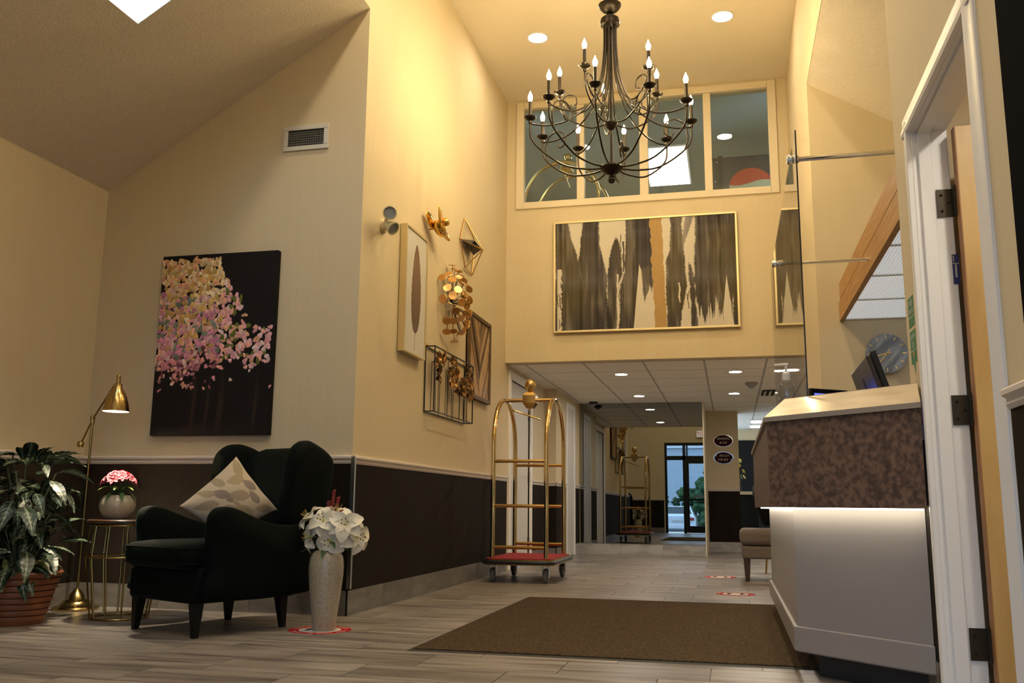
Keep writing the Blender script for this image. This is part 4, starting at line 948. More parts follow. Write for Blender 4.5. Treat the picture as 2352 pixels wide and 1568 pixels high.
# ---- chevron reclaimed-wood panel
cv = thing('chevron_wood_art', 'rustic framed wall panel of chevron wood strips', 'wall art', (GX, 8.2, 1.62))
cy0, cy1, cz0, cz1 = 7.86, 8.62, 1.632, 2.425
MB().box(GX+.001, GX+.014, cy0, cy1, cz0, cz1).build('backing', 'rustic_dark', cv)
b = MB()
for bx in ((cy0, cy0+.035, cz0, cz1), (cy1-.035, cy1, cz0, cz1), (cy0+.035, cy1-.035, cz0, cz0+.035), (cy0+.035, cy1-.035, cz1-.035, cz1)):
    MB().box(GX+.001, GX+.042, bx[0], bx[1], bx[2], bx[3]).build('frame_rail', 'rustic_dark', cv, bevel=.003)
def clip_poly(poly, axis, v, keep_less):
    out = []
    for i in range(len(poly)):
        p_, q_ = poly[i], poly[(i+1) % len(poly)]; ip = (p_[axis] <= v) == keep_less; iq = (q_[axis] <= v) == keep_less
        if ip: out.append(p_)
        if ip != iq:
            t_ = (v-p_[axis])/(q_[axis]-p_[axis]); out.append((p_[0]+t_*(q_[0]-p_[0]), p_[1]+t_*(q_[1]-p_[1])))
    return out
ym = (cy0+cy1)/2; hs = (cy1-cy0)/2-.036; rw = random.Random(4)
for half in (-1, 1):
    for i in range(-6, 10):
        za = cz0+i*.095; slope_ = 1.55
        ya_, yb_ = (ym-hs, ym) if half < 0 else (ym, ym+hs)
        if half < 0: poly = [(ya_, za+hs*slope_), (yb_, za), (yb_, za+.091), (ya_, za+.091+hs*slope_)]
        else: poly = [(ya_, za), (yb_, za+hs*slope_), (yb_, za+.091+hs*slope_), (ya_, za+.091)]
        poly = clip_poly(poly, 1, cz0+.036, False); poly = clip_poly(poly, 1, cz1-.036, True) if len(poly) > 2 else poly
        if len(poly) < 3: continue
        dk = (i in (2, 3)) if half < 0 else (i in (2, 6))
        MB().prism([(GX+.014, y_, z_) for y_, z_ in poly], (rw.uniform(.008, .018), 0, 0)).build('strip', 'rustic_dark' if dk else rw.choice(('rustic_light', 'rustic_mid', 'rustic_pale')), cv, bevel=.0015)

# ================================================================== LUGGAGE CART
CX0, CX1, CY0, CY1 = -2.075, -1.59, 8.05, 8.92     # post positions
ccx, ccy = (CX0+CX1)/2, (CY0+CY1)/2
ct_ = thing('luggage_cart', 'brass birdcage luggage cart with red carpet deck by the gallery wall', 'luggage cart', (ccx, ccy, 0))
hx, hy = (CX1-CX0)/2, (CY1-CY0)/2
DZ0, DZ1 = .155, .205
dk_ = lb(); dk_.loft([rr(hx+.075, hy+.085, .09, DZ0), rr(hx+.075, hy+.085, .09, DZ1)]); dk_.build('deck', 'brass_dark', ct_, world=False, smooth=40)
lb().tube(rr(hx+.078, hy+.088, .09, (DZ0+DZ1)/2), .017, 8, closed=True).build('bumper', 'black_plastic', ct_, world=False, smooth=60)
lb().loft([rr(hx+.055, hy+.065, .08, DZ1), rr(hx+.055, hy+.065, .08, DZ1+.008)]).build('carpet', 'carpet_red', ct_, world=False)
PR = .021; ZA = 1.22; ZTOP = 1.655
for sx in (-1, 1):
    pts = [(sx*hx, -hy, DZ1), (sx*hx, -hy, .7), (sx*hx, -hy, ZA)]
    for k in range(1, 24): a = math.pi*k/24; pts.append((sx*hx, -hy*math.cos(a), ZA+(ZTOP-ZA)*math.sin(a)))
    pts += [(sx*hx, hy, ZA), (sx*hx, hy, .7), (sx*hx, hy, DZ1)]
    lb().tube(pts, PR, 12).build('arch', 'brass', ct_, world=False, smooth=60)
for z_ in (.305, .665, 1.06):
    for sy in (-1, 1): lb().tube([(-hx, sy*hy, z_), (hx, sy*hy, z_)], .016, 10).build('cross_rail', 'brass_dark' if z_ < .4 else 'brass', ct_, world=False, smooth=60)
lb().tube([(-hx, 0, ZTOP), (hx, 0, ZTOP)], .018, 10).build('hanger_rail', 'brass', ct_, world=False, smooth=60)
lb().loft([[(-.032, -.032, 1.575), (.032, -.032, 1.575), (.032, .032, 1.575), (-.032, .032, 1.575)], [(-.062, -.062, 1.625), (.062, -.062, 1.625), (.062, .062, 1.625), (-.062, .062, 1.625)], [(-.062, -.062, 1.70), (.062, -.062, 1.70), (.062, .062, 1.70), (-.062, .062, 1.70)], [(-.035, -.035, 1.735), (.035, -.035, 1.735), (.035, .035, 1.735), (-.035, .035, 1.735)]]).build('finial_block', 'brass', ct_, world=False, bevel=.004)
lb().lathe([(.02, 1.73), (.03, 1.74), (.022, 1.75), (.02, 1.76)], 16).sphere((0, 0, 1.80), .056, 20, 14).build('ball_finial', 'brass', ct_, world=False, smooth=60)
lb().tube([(0, 0, 1.59), (0, 0, 1.535)], .010, 8).tube([(-.16, 0, 1.56), (.10, 0, 1.47)], .009, 8).sphere((-.16, 0, 1.56), .015, 10, 8).build('coat_hook_bar', 'brass', ct_, world=False, smooth=60)
for sx in (-1, 1):
    for sy in (-1, 1):
        x_, y_ = sx*(hx-.005), sy*(hy-.03)
        ca = lb().box(x_-.035, x_+.035, y_-.045, y_+.045, .145, .157).box(x_-.030, x_-.025, y_-.03, y_+.03, .05, .147).box(x_+.025, x_+.030, y_-.03, y_+.03, .05, .147).build('caster_fork', 'steel', ct_, world=False)
        lb().lathe([(.001, -.019), (.045, -.019), (.060, -.016), (.065, -.008), (.065, .008), (.060, .016), (.045, .019), (.001, .019)], 24, (x_, y_, .065), rot=Matrix.Rotation(math.pi/2, 3, 'Y')).build('wheel', 'rubber', ca, world=False, smooth=40)
# second one upstairs, behind the transom glass
c2 = copy_tree(ct_); c2.location = (-1.74, 10.02, 2.87); c2.rotation_euler = (0, 0, math.radians(84)); c2['label'] = 'second brass luggage cart upstairs, its arches showing through the left transom panes'

# ---- entrance mat
ma_ = thing('floor_mat', 'large brown ribbed entrance mat with thin black rubber edge', 'mat', (-.6, 5.5, 0))
mx0, mx1, my0, my1 = -1.495, .345, 4.212, 6.83
MB().loft([[(mx0, my0, 0), (mx1, my0, 0), (mx1, my1, 0), (mx0, my1, 0)], [(mx0+.012, my0+.012, .005), (mx1-.012, my0+.012, .005), (mx1-.012, my1-.012, .005), (mx0+.012, my1-.012, .005)]]).build('rubber_edge', 'mat_rubber', ma_)
MB().box(mx0+.03, mx1-.03, my0+.03, my1-.03, .004, .011).build('pile', 'mat_fiber', ma_, bevel=.003)

# ================================================================== ABSTRACT PAINTING
ab = thing('abstract_painting', 'wide abstract painting of charcoal brush strokes and one gold band, gold frame', 'painting', (-.81, YF-.03, 2.45))
ax0, ax1, az0, az1 = -1.770, .147, 2.459, 3.671; ay = YF-.05
for bx in ((ax0, ax0+.022, az0, az1), (ax1-.022, ax1, az0, az1), (ax0+.022, ax1-.022, az0, az0+.022), (ax0+.022, ax1-.022, az1-.022, az1)):
    MB().box(bx[0], bx[1], ay, YF-.002, bx[2], bx[3]).build('frame_rail', 'champagne', ab, bevel=.003)
NX, NY = 640, 400; yy, xx = np.mgrid[0:NY, 0:NX]; U = xx/(NX-1); Tt = 1-yy/(NY-1)   # Tt from top
img = np.ones((NY, NX, 3))*np.array([.60, .545, .45])
streak = np.interp(np.arange(NX), np.arange(NX), vnoise(NX, 60, 1)*.5+vnoise(NX, 200, 2)*.5)[None, :]*np.ones((NY, 1))
slow = vnoise(NX, 14, 5)[None, :]; vv_ = vnoise(NY, 9, 6)[:, None]
dark = np.array([.052, .045, .046]); brown = np.array([.085, .068, .036]); indigo = np.array([.12, .11, .13])
dc_ = dark*(.35+1.35*streak[..., None])+(brown-dark)*(np.clip(1.6*slow*np.clip(1.4*np.sin(np.pi*Tt), 0, 1), 0, 1))[..., None]*.9+(indigo-dark)*np.clip(1.5*(vv_-.45), 0, 1)[..., None]*.6
rag = (vnoise(NX, 150, 8)-.5)[None, :]
def stroke(left, right, t0, t1, seed, rg_=.05, grey=None, a=1.):
    """edges are lists of (t,u)"""
    e = .009*(vnoise(NY, 14, seed)-.5)[:, None]+.004*(vnoise(NY, 110, seed+50)-.5)[:, None]
    lu = np.interp(Tt[:, 0], [p_[0] for p_ in left], [p_[1] for p_ in left])[:, None]+e; ru = np.interp(Tt[:, 0], [p_[0] for p_ in right], [p_[1] for p_ in right])[:, None]-e
    colz = (vnoise(NX, 260, seed+3)*.6+vnoise(NX, 90, seed+4)*.4)[None, :]-.5; fin = (fine-.5)
    al = np.clip(np.minimum(U-lu, ru-U)/.006+.5+fin*.9, 0, 1)
    if t0 > .01: al = al*np.clip((Tt-t0+rg_*1.6*colz)/.03+.4+fin, 0, 1)
    al = al*np.clip((t1+rg_*2.2*colz-Tt)/.045+.4+fin, 0, 1)*a
    wash = 1-.20*np.clip(2.2*(wsh-.5), 0, 1); al = (al*wash)[..., None]
    cc = dc_ if grey is None else np.array(grey)*(.75+.5*streak[..., None])
    img[:] = img*(1-al)+cc*al
_f = np.random.default_rng(31).random((NY, NX)); fine = _f.copy()
for sh_ in range(1, 9): fine += np.roll(_f, sh_, 0)
fine = (fine/9-.5)*2.4+.5
_w = np.random.default_rng(32).random((NY//110+2, NX//9+2)); wsh = np.array([np.interp(np.linspace(0, _w.shape[0]-1.001, NY), np.arange(_w.shape[0]), _w[:, k]) for k in range(_w.shape[1])]).T
wsh = np.array([np.interp(np.linspace(0, wsh.shape[1]-1.001, NX), np.arange(wsh.shape[1]), r_) for r_ in wsh])
stroke([(0, 0), (1, .0)], [(0, .07), (.15, .09), (.3, .125), (.45, .14), (1, .2)], 0, 1.1, 20)
stroke([(0, .16), (.3, .14), (.5, .10), (1, .1)], [(0, .25), (.2, .25), (.4, .28), (.5, .292), (1, .30)], 0, 1.1, 23)
stroke([(.14, .345), (.3, .315), (.5, .298), (1, .29)], [(.14, .352), (.2, .362), (.3, .372), (.5, .38), (.62, .352), (1, .345)], .16, 1.1, 26, .03)
stroke([(0, .40), (.48, .395), (.6, .37), (1, .36)], [(0, .545), (.4, .545), (1, .46)], 0, 1.1, 29)
stroke([(0, .45), (1, .45)], [(0, .545), (1, .56)], 0, .66, 31, .10)
img[(U > .474-.035*np.clip((Tt-.42)/.58, 0, 1)) & (U < .474+.09*np.clip((Tt-.42)/.4, 0, 1)) & (Tt > .42) & (Tt > .42+.35*np.clip((U-.49)/.07, 0, 1)*(vnoise(NX, 40, 77)[None, :]))] = (.60, .545, .45)
stroke([(.5, .485), (.75, .498)], [(.5, .53), (.62, .53), (.75, .505)], .45, .75, 33, .04, (.12, .105, .085))
stroke([(0, .65), (.3, .645), (.42, .622), (.7, .618), (1, .625)], [(0, .712), (.4, .722), (.62, .735), (.75, .72), (1, .69)], 0, 1.1, 36)
stroke([(0, .735), (.2, .715), (.3, .71)], [(0, .775), (.2, .735), (.3, .715)], 0, .3, 39, .02, (.22, .20, .19))
stroke([(0, .782), (.4, .778), (.6, .77), (1, .80)], [(0, 1.01), (1, 1.01)], 0, .86, 42, .16)
stroke([(.4, .742), (1, .755)], [(.4, .752), (.6, .775), (1, .785)], .42, 1.1, 44)
stroke([(0, .985), (1, .975)], [(0, 1.01), (1, 1.01)], .5, 1.1, 46)
wg = np.clip((Tt-.55)/.3, 0, 1); img[(np.abs(U-.945) < .022*wg) & (Tt > .55)] = (.60, .545, .45)
img[(U > .012) & (U < .036+.012*(vnoise(NY, 50, 91)[:, None]-.5)) & (Tt > .43)] = (.60, .545, .45)
for k in range(26): # drips
    u0 = RNG.choice([.012+.026*RNG.random(), .66+.3*RNG.random(), .36+.03*RNG.random()]); t0 = RNG.uniform(.45, .9); m_ = (np.abs(U-u0-.004*np.sin(30*Tt+k)) < .0018) & (Tt > t0) & (Tt < t0+RNG.uniform(.03, .14)); img[m_] = (.06, .05, .045)
for k, (u0, t0, t1, w0) in enumerate(((.353, .5, .95, .004), (.692, .6, .78, .004), (.372, .13, .3, .002), (.388, .2, .48, .005))):
    m_ = (np.abs(U-u0-.002*np.sin(50*Tt)) < w0*(.6+.8*vnoise(NY, 30, k+3)[:, None])) & (Tt > t0) & (Tt < t1); img[m_] = (.60, .545, .45) if k in (0, 1) else (.09, .08, .075)
gl = .535+.02*Tt+.01*(vnoise(NY, 30, 61)[:, None]-.5); gr = .602+.018*Tt+.006*(vnoise(NY, 40, 62)[:, None]-.5)
m_ = (U > gl) & (U < gr); gn = RNG.random((NY, NX)); gn = (gn+np.roll(gn, 1, 0)+np.roll(gn, 1, 1)+np.roll(gn, 2, 0))/4
img[m_] = np.array([.40, .255, .105])*(.72+.6*gn[m_][:, None])
color_grid('painted_face', np.clip(img, .01, 1), (ax0+.02, ay+.010, az0+.02), (ax1-ax0-.04, 0, 0), (0, 0, az1-az0-.04), 'painted', ab)
MB().box(ax0+.01, ax1-.01, ay+.012, YF-.004, az0+.01, az1-.01).build('stretcher_panel', 'canvas_black', ab)

# ================================================================== RECEPTION COUNTER
ZP0, ZP1, ZT = .672, 1.03, 1.128
A0 = onz(1754, 967, ZP1); A0 = Vector((A0.x, A0.y, 0)); A1 = Vector((XR-.002, A0.y-(XR-.002-A0.x), 0)); YFAR = 6.55
dA = (A1-A0).normalized()
def counter_line(off, far=YFAR):
    """plan polyline (far end, corner, wall end) of the front, moved inwards by off"""
    c = Vector((A0.x+off, A0.y+off*(math.sqrt(2)-1), 0)); xe = XR-.024 if off < .08 else XR-.010; e = Vector((xe, c.y-(xe-c.x), 0)); return [Vector((A0.x+off, far, 0)), c, e]
rc = thing('reception_counter', 'reception counter with mottled brown upper panel, sloped stone-look top and lit pale base', 'counter', (.45, 5.0, 0))
def shell(off0, off1, z0, z1, nm, m, far=YFAR, parent=rc, seg_=(0, 1), bev=0, offt=None):
    a, b_ = counter_line(off0, far), counter_line(off1, far); c_ = counter_line(offt if offt is not None else off0, far); d_ = counter_line(off1+((offt-off0) if offt is not None else 0), far)
    o = None
    for s_ in seg_:
        bb = MB(); lo = [a[s_], a[s_+1], b_[s_+1], b_[s_]]; hi = [c_[s_], c_[s_+1], d_[s_+1], d_[s_]]
        bb.loft([[p_+Vector((0, 0, z0)) for p_ in lo], [p_+Vector((0, 0, z1)) for p_ in hi]]); o = bb.build(nm, m, parent, bevel=bev)
    return o
shell(.012, .04, ZP0, ZP1, 'upper_panel', 'laminate')
shell(0, .05, ZP1-.004, ZP1+.016, 'counter_edge', 'counter_lip')
shell(.002, .04, ZP1+.016, ZT, 'sloped_top_face', 'counter_top', offt=.092)
shell(.09, .212, ZT-.02, ZT, 'counter_top', 'counter_top')
shell(.105, .13, .095, .68, 'base_panel', 'counter_panel')
shell(.088, .105, .10, .197, 'base_molding', 'counter_panel', bev=.004)
shell(.088+.10, .22, 0, .10, 'toe_kick', 'kick_black')
shell(.05, .075, ZP0-.006, ZP0+.004, 'light_strip', 'strip')
shell(.034, .105, ZP0+.004, ZP0+.012, 'panel_underside', 'counter_panel')
# counter end cap
a, b_ = counter_line(0), counter_line(.42)
MB().box(a[0].x+.105, a[0].x+.212, YFAR-.02, YFAR, .1, ZT-.02).build('end_panel', 'counter_panel', rc)

# ---- glass screen clamped on chrome rods
GXs = .322; ga = onx(1855, 905, GXs); gb = onx(1826, 300, GXs); gy0 = (ga.y+gb.y)/2; gzt = gb.z; gy1 = 6.5
gs = thing('glass_screen', 'clear glass counter screen held by two chrome rods', 'glass screen', (GXs, gy0, ZT))
MB().box(GXs-.003, GXs+.003, gy0, gy1, ZT, gzt).build('pane', 'clear_glass', gs)
MB().box(GXs-.003, GXs+.003, gy0-.004, gy0, ZT, gzt).build('pane_edge', 'black_plastic', gs)
XFA = .853
for (px, py), (qx, qy) in (((1815, 367), (2046, 361)), ((1779, 606), (1940, 603))):
    k_ = onx(px, py, GXs-.02); zz = min(k_.z, gzt-.03); r_ = MB().tube([(GXs+.004, k_.y, zz), (XFA, k_.y, zz)], .011, 12).build('rod', 'chrome', gs, smooth=60)
    MB().lathe([(.001, -.03), (.019, -.03), (.021, -.026), (.021, -.008), (.015, -.006), (.019, -.003), (.019, .0)], 18, (GXs-.004, k_.y, zz), rot=Matrix.Rotation(math.pi/2, 3, 'Y')).lathe([(.019, 0), (.019, .006), (.014, .012), (.001, .012)], 18, (GXs+.004, k_.y, zz), rot=Matrix.Rotation(math.pi/2, 3, 'Y')).build('standoff', 'chrome', r_, smooth=40)

# ---- oak fascia and luminous dropped ceiling over the desk
fz_t, fz_b = ony(1918, 650, YRG).z, ony(1925, 738, YRG).z; fzm = fz_b+(fz_t-fz_b)*.53
fa = struct(thing('trim_30', None, None, (XFA, 5.5, fz_b)))
MB().box(XFA, XFA+.025, YDE, YRG, fzm+.011, fz_t).build('fascia_board', 'oak', fa, bevel=.002); MB().box(XFA-.010, XFA+.025, YDE, YRG, fz_b, fzm-.011).build('fascia_board', 'oak', fa, bevel=.002)
MB().box(XFA+.004, XFA+.02, YDE, YRG, fzm-.012, fzm+.012).build('shadow_gap', 'black_metal', fa)
dcz = fz_b+.012
dcl = struct(MB().box(XFA+.025, XRR, YDE, YRG, dcz+.06, dcz+.09).build('ceiling_desk', 'paint_white'))
rib = None
ny_ = 5; py_ = (YRG-YDE)/ny_
for i in range(ny_):
    for j in range(3):
        y0_ = YDE+i*py_; x0_ = XFA+.03+j*.70
        if rib is None:
            m_ = MB(); nr = 72; w_ = .69; prof = []
            for k in range(nr+1): prof.append((w_*k/nr, (.006 if k % 2 else 0.)))
            vs = [(x_, y_, z_) for y_ in (0, py_-.01) for x_, z_ in prof]; m_.add(vs, [(k, k+1, nr+2+k, nr+1+k) for k in range(nr)])
            rib = m_.build('ribbed_diffuser', 'diffuser', dcl, norm=False); rib.location = (x0_, y0_, dcz)
        else: inst(rib, dcl, (x0_, y0_, dcz))
for i in range(ny_+1): MB().box(XFA+.025, XRR, YDE+i*py_-.008, YDE+i*py_+.006, dcz-.004, dcz+.012).build('grid_bar', 'vent_white', dcl)
t = thing('ceiling_light_tube', 'fluorescent tube above the ribbed diffusers over the reception desk', 'ceiling light', (1.6, 5.4, dcz+.045))
MB().tube([(1.6, 4.1, dcz+.04), (1.6, 6.9, dcz+.04)], .013, 10).build('tube', emat('tube_em', (.95, .97, 1), 9), t)
MB().box(1.58, 1.62, 4.05, 4.1, dcz+.026, dcz+.06).build('tube_holder', 'paint_white', t); MB().box(1.58, 1.62, 6.9, 6.95, dcz+.026, dcz+.06).build('tube_holder', 'paint_white', t)

# ---- wall clock
kc = ony(2036, 812, YRG-.02); KR = (ony(2085, 812, YRG-.02)-kc).length
ck = thing('wall_clock', 'round grey marble wall clock with thin gold hands', 'clock', (kc.x, YRG-.02, kc.z-KR))
MB().lathe([(.001, -.012), (KR-.004, -.012), (KR, -.008), (KR, .012), (.001, .012)][::-1], 48, (0, 0, 0), rot=Matrix.Rotation(math.pi/2, 3, 'X')).build('dial', 'marble_grey', ck, world=False, smooth=40)
ck.children[0].location = kc-ck.location; ck.children[0].rotation_euler = (0, math.radians(38), 0)
for k in range(12):
    a = math.pi*k/6; d = Vector((math.cos(a), 0, math.sin(a))); MB().bar(kc+d*KR*.74+Vector((0, -.014, 0)), kc+d*KR*.92+Vector((0, -.014, 0)), .005, .002, up=(0, 1, 0)).build('hour_mark', 'gold_bright', ck)
for (ex, ey), w_, tail in (((2012, 818), .006, .03), ((2014, 842), .005, .04)):
    e = ony(ex, ey, YRG-.037); d = (e-kc); d.y = 0; MB().bar(kc+Vector((0, -.017, 0))-d.normalized()*tail, kc+d+Vector((0, -.017, 0)), w_, .0015, up=(0, 1, 0)).build('hand', 'gold_bright', ck)

# ---- monitors behind the counter
mo = thing('computer_monitor', 'black desktop monitor seen from behind, tilted back at the desk', 'monitor', (.80, 4.35, .74))
pc_ = [ony(1962, 868, 4.25), ony(1990, 806, 4.25), ony(2034, 885, 4.62), ony(1974, 892, 4.3)]
ma_t, mb_t = onz(1961, 852, 1.35), onz(1998, 806, 1.35); ma1 = (ma_t-mb_t); ML = ma1.length/2; ma1.normalize(); up_ = Vector((-.10, -.04, .33)); up_ = (up_-ma1*up_.dot(ma1)).normalized(); mc = (ma_t+mb_t)/2-up_*.17; mn = ma1.cross(up_)
if mn.x > 0: mn = -mn
mat('mon_back', (.055, .042, .034), .35)
MB().obox(mc-mn*.012, ma1*ML, up_*.17, mn*.012).build('bezel', 'black_plastic', mo, bevel=.004)
MB().obox(mc+mn*.010, ma1*(ML-.012), up_*.160, mn*.012).build('back_shell', 'mon_back', mo, bevel=.008)
MB().obox(mc+mn*.022, ma1*.012, up_*.09, mn*.003).build('slot', 'black_plastic', mo)
for k in range(12): MB().obox(mc+mn*.022-up_*.06+ma1*(-.20+.036*k), ma1*.010, up_*.010, mn*.001).build('vent_slit', 'black_plastic', mo)
MB().box(mc.x+.02, mc.x+.045, mc.y-.03, mc.y+.03, .755, mc.z).build('stand', 'black_plastic', mo); MB().box(mc.x-.06, mc.x+.12, mc.y-.12, mc.y+.12, .745, .757).build('foot', 'black_plastic', mo)
mo.location = (mc.x, mc.y, .745)
for o_k in mo.children:
    o_k.data.transform(Matrix.Translation(Vector((.80, 4.35, .74))-mo.location))
m2 = thing('desk_tablet', 'low black screen glowing blue just above the counter edge', 'monitor', (.62, 4.75, .74))
q0, q1 = onx(1860, 893, .50), onx(1940, 897, .82)
q0 = ony(1859, 892, 4.62); q1 = ony(1945, 896, 4.75)
sd = (q1-q0); sd.z = 0; L_ = sd.length; sd.normalize(); un = Vector((0, 0, 1)); nn_ = sd.cross(un)
if nn_.dot(CAM-q0) < 0: nn_ = -nn_
cc_ = (q0+q1)/2-un*.12
MB().obox(cc_, sd*L_/2, un*.12, nn_*.010).build('bezel', 'black_plastic', m2, bevel=.004)
MB().obox(cc_+nn_*.0105-un*.004, sd*(L_/2-.02), un*.10, nn_*.0006).build('display', 'screen_blue', m2)
MB().obox(cc_-un*.2, sd*.04, un*.1, nn_*.012).build('stand', 'black_plastic', m2)
MB().box(cc_.x-.12, cc_.x+.12, cc_.y-.08, cc_.y+.08, .745, .755).build('foot', 'black_plastic', m2)
# work surface behind the counter
dk2 = thing('desk_surface', 'low work surface behind the reception counter', 'desk', (1.0, 5, 0))
MB().box(.52, 1.25, 4.28, 6.5, .715, .745).build('desk_top', 'counter_top', dk2)
for y_ in (4.45, 6.45): MB().box(.56, 1.2, y_-.015, y_+.015, 0, .715).build('leg_panel', 'counter_panel', dk2)

# ---- hand sanitizer pump bottle
hp = onx(1808, 912, .30); hs = thing('pump_bottle', 'clear pump bottle of sanitizer on the counter beside the glass screen', 'bottle', (.262, hp.y+.3, ZT))
bx_, by_ = .262, onx(1808, 912, .262).y
hs.location = (bx_, by_, ZT)
MB().lathe([(.001, 0), (.034, 0), (.037, .006), (.037, .085), (.030, .105), (.014, .115), (.014, .12)], 24, (bx_, by_, ZT)).build('bottle', 'bottle_glass', hs, smooth=40)
MB().lathe([(.018, .115), (.018, .145), (.012, .152), (.006, .155), (.005, .185)], 16, (bx_, by_, ZT)).tube([(bx_+.01, by_, ZT+.188), (bx_-.05, by_, ZT+.186)], .006, 8).build('pump_head', 'pump_white', hs, smooth=40)

# ---- green stickers on the wall end
for px0, py0, h_, txt, lab in ((2100, 712, .115, ('FREE', 'WI-FI'), 'green FREE WI-FI sticker on the wall beside the counter'), (2107, 775, .125, ('REVIEW', 'US'), 'green speech-bubble REVIEW US sticker below the other green sticker')):
    c = onx(px0, py0, XR-.001); c.y = 3.672; c.z -= (.02 if py0 > 750 else -.006); t = thing('wall_sticker', lab, 'sticker', c); w_ = .052
    y0_, y1_, z0_, z1_ = c.y-w_, c.y+w_, c.z-h_/2, c.z+h_/2
    poly = [(y0_, z0_), (y1_, z0_), (y1_, z1_), (y0_, z1_)]
    if 'US' in txt: poly = [(y0_, z0_), (c.y-.02, z0_), (c.y-.012, z0_-.045), (c.y+.012, z0_), (y1_, z0_), (y1_, z1_), (y0_, z1_)]
    MB().prism([(XR-.0004, y_, z_) for y_, z_ in poly], (-.0006, 0, 0)).build('sticker_face', 'green_sticker', t)
    for i, tx in enumerate(txt): lettering(tx, .032 if len(tx) < 6 else .024, t, frame_m((XR-.0012, c.y, z1_-.024-.032*i), (0, -1, 0), (0, 0, 1)), 'sticker_white', 'lettering', .0001)
    MB().box(XR-.0014, XR-.001, y0_, y1_, z1_-.078, z1_-.075).build('rule_line', 'sticker_white', t)
    if 'US' in txt: MB().lathe([(.001, 0), (.014, 0), (.014, .0006), (.001, .0006)], 18, (XR-.001, c.y, z0_+.035), rot=Matrix.Rotation(-math.pi/2, 3, 'Y')).build('emblem', 'rustic_light', t)
# ---- dark framed board on the near wall
bk = onx(2275, 0, XR-.02); t = thing('black_panel', 'black flat display panel on the wall nearest the door casing', 'display panel', (XR-.02, 1.8, 1.25))
MB().box(XR-.05, XR-.002, 1.0, 2.19, 1.0, 2.75).build('panel_body', 'matt_black', t, bevel=.004)
MB().box(XR-.052, XR-.05, 1.04, 2.15, 1.04, 2.71).build('screen', 'matt_black', t)

# ================================================================== CORRIDOR THINGS
# ---- upholstered bench-chair half hidden by the counter
f0 = onz(1718, 1335, 0); BX, BY = f0.x, f0.y
bn = thing('accent_chair', 'grey-beige upholstered slipper chair beyond the counter', 'chair', (BX+.3, BY+.3, 0))
sx0_, sx1_ = BX-.045, BX+.52; sy0_, sy1_ = BY-.045, BY+.58
for x_, y_ in ((BX, BY), (BX+.46, BY), (BX, BY+.5), (BX+.46, BY+.5)):
    MB().loft([[(x_+a*.018, y_+c*.018, 0) for a, c in ((-1, -1), (1, -1), (1, 1), (-1, 1))], [(x_+a*.03, y_+c*.03, .21) for a, c in ((-1, -1), (1, -1), (1, 1), (-1, 1))]]).build('leg', 'walnut', bn)
MB().box(sx0_, sx1_, sy0_, sy1_, .205, .32).build('seat_base', 'linen_grey', bn, bevel=.02, seg=3, smooth=60); MB().box(sx0_-.015, sx1_+.01, sy0_-.012, sy1_, .325, .475).build('seat_cushion', 'linen_grey', bn, bevel=.05, seg=5, smooth=60)
MB().obox((sx1_-.06, (sy0_+sy1_)/2, .68), (.06, 0, .012), (0, .31, 0), (.02, 0, .25)).build('backrest', 'linen_grey', bn, bevel=.04, seg=4, smooth=60)
p_ = thing('dark_cushion', 'black cushion leaning on the slipper chair', 'pillow', (BX+.32, BY+.1, .475))
MB().obox((BX+.16, BY+.26, .702), (.05, 0, .012), (0, .17, .06), (-.05, -.05, .15)).build('cushion_body', 'canvas_black', p_, bevel=.05, seg=5, smooth=80)
# thin gold legged stool behind it
g_ = thing('gold_stool', 'small stool with thin gold legs behind the slipper chair', 'stool', (BX+.35, BY+1.1, 0))
for a in (0, 1.57, 3.14, 4.71): MB().tube([(BX+.35+.15*math.cos(a), BY+1.1+.15*math.sin(a), 0), (BX+.35+.12*math.cos(a), BY+1.1+.12*math.sin(a), .40)], .010, 8).build('leg', 'brass', g_)
MB().lathe([(.001, .40), (.17, .40), (.18, .42), (.17, .46), (.001, .465)], 24, (BX+.35, BY+1.1, 0)).build('seat', 'canvas_black', g_, smooth=40)

# ---- oval signs on the pillar
def oval_sign(px, py, lines, lab):
    c = ony(px, py, YP-.006); a, b_ = (ony(px+22.5, py, YP)-ony(px-22.5, py, YP)).length/2, (ony(px, py+14, YP)-ony(px, py-14, YP)).length/2
    t = thing('oval_sign', lab, 'sign', (c.x, YP, c.z-b_))
    el = lambda s_, y_: [(c.x+a*s_*math.cos(2*math.pi*k/48), y_, c.z+b_*s_*math.sin(2*math.pi*k/48)) for k in range(48)]
    MB().loft([el(1, YP-.001), el(1, YP-.012)]).build('rim', 'chrome', t); MB().loft([el(.93, YP-.0121), el(.93, YP-.015)]).build('face', 'sign_maroon', t)
    for i, tx in enumerate(lines): lettering(tx, .047, t, frame_m((c.x+(.0 if 'ICE' in lines[1] else (.012 if i == 0 else -.012)), YP-.0155, c.z+.032-.062*i), (1, 0, 0), (0, 0, 1)), 'sign_letter')
    return t, c, a, b_
t, c, a, b_ = oval_sign(1661, 1012, ('VENDING', '& ICE'), 'maroon oval sign reading VENDING & ICE on the pillar')
t, c, a, b_ = oval_sign(1662, 1051, ('202-217', '218-232'), 'maroon oval room-number sign with arrows on the pillar')
for sg, z_ in ((-1, .032), (1, -.030)):
    x0_ = c.x+sg*.132
    MB().box(min(x0_, x0_-sg*.035), max(x0_, x0_-sg*.035), YP-.0165, YP-.015, c.z+z_-.005, c.z+z_+.005).prism([(x0_-sg*.016, YP-.0165, c.z+z_+.014), (x0_+sg*.006, YP-.0165, c.z+z_), (x0_-sg*.016, YP-.0165, c.z+z_-.014)], (0, .0015, 0)).build('arrow', 'sign_letter', t)
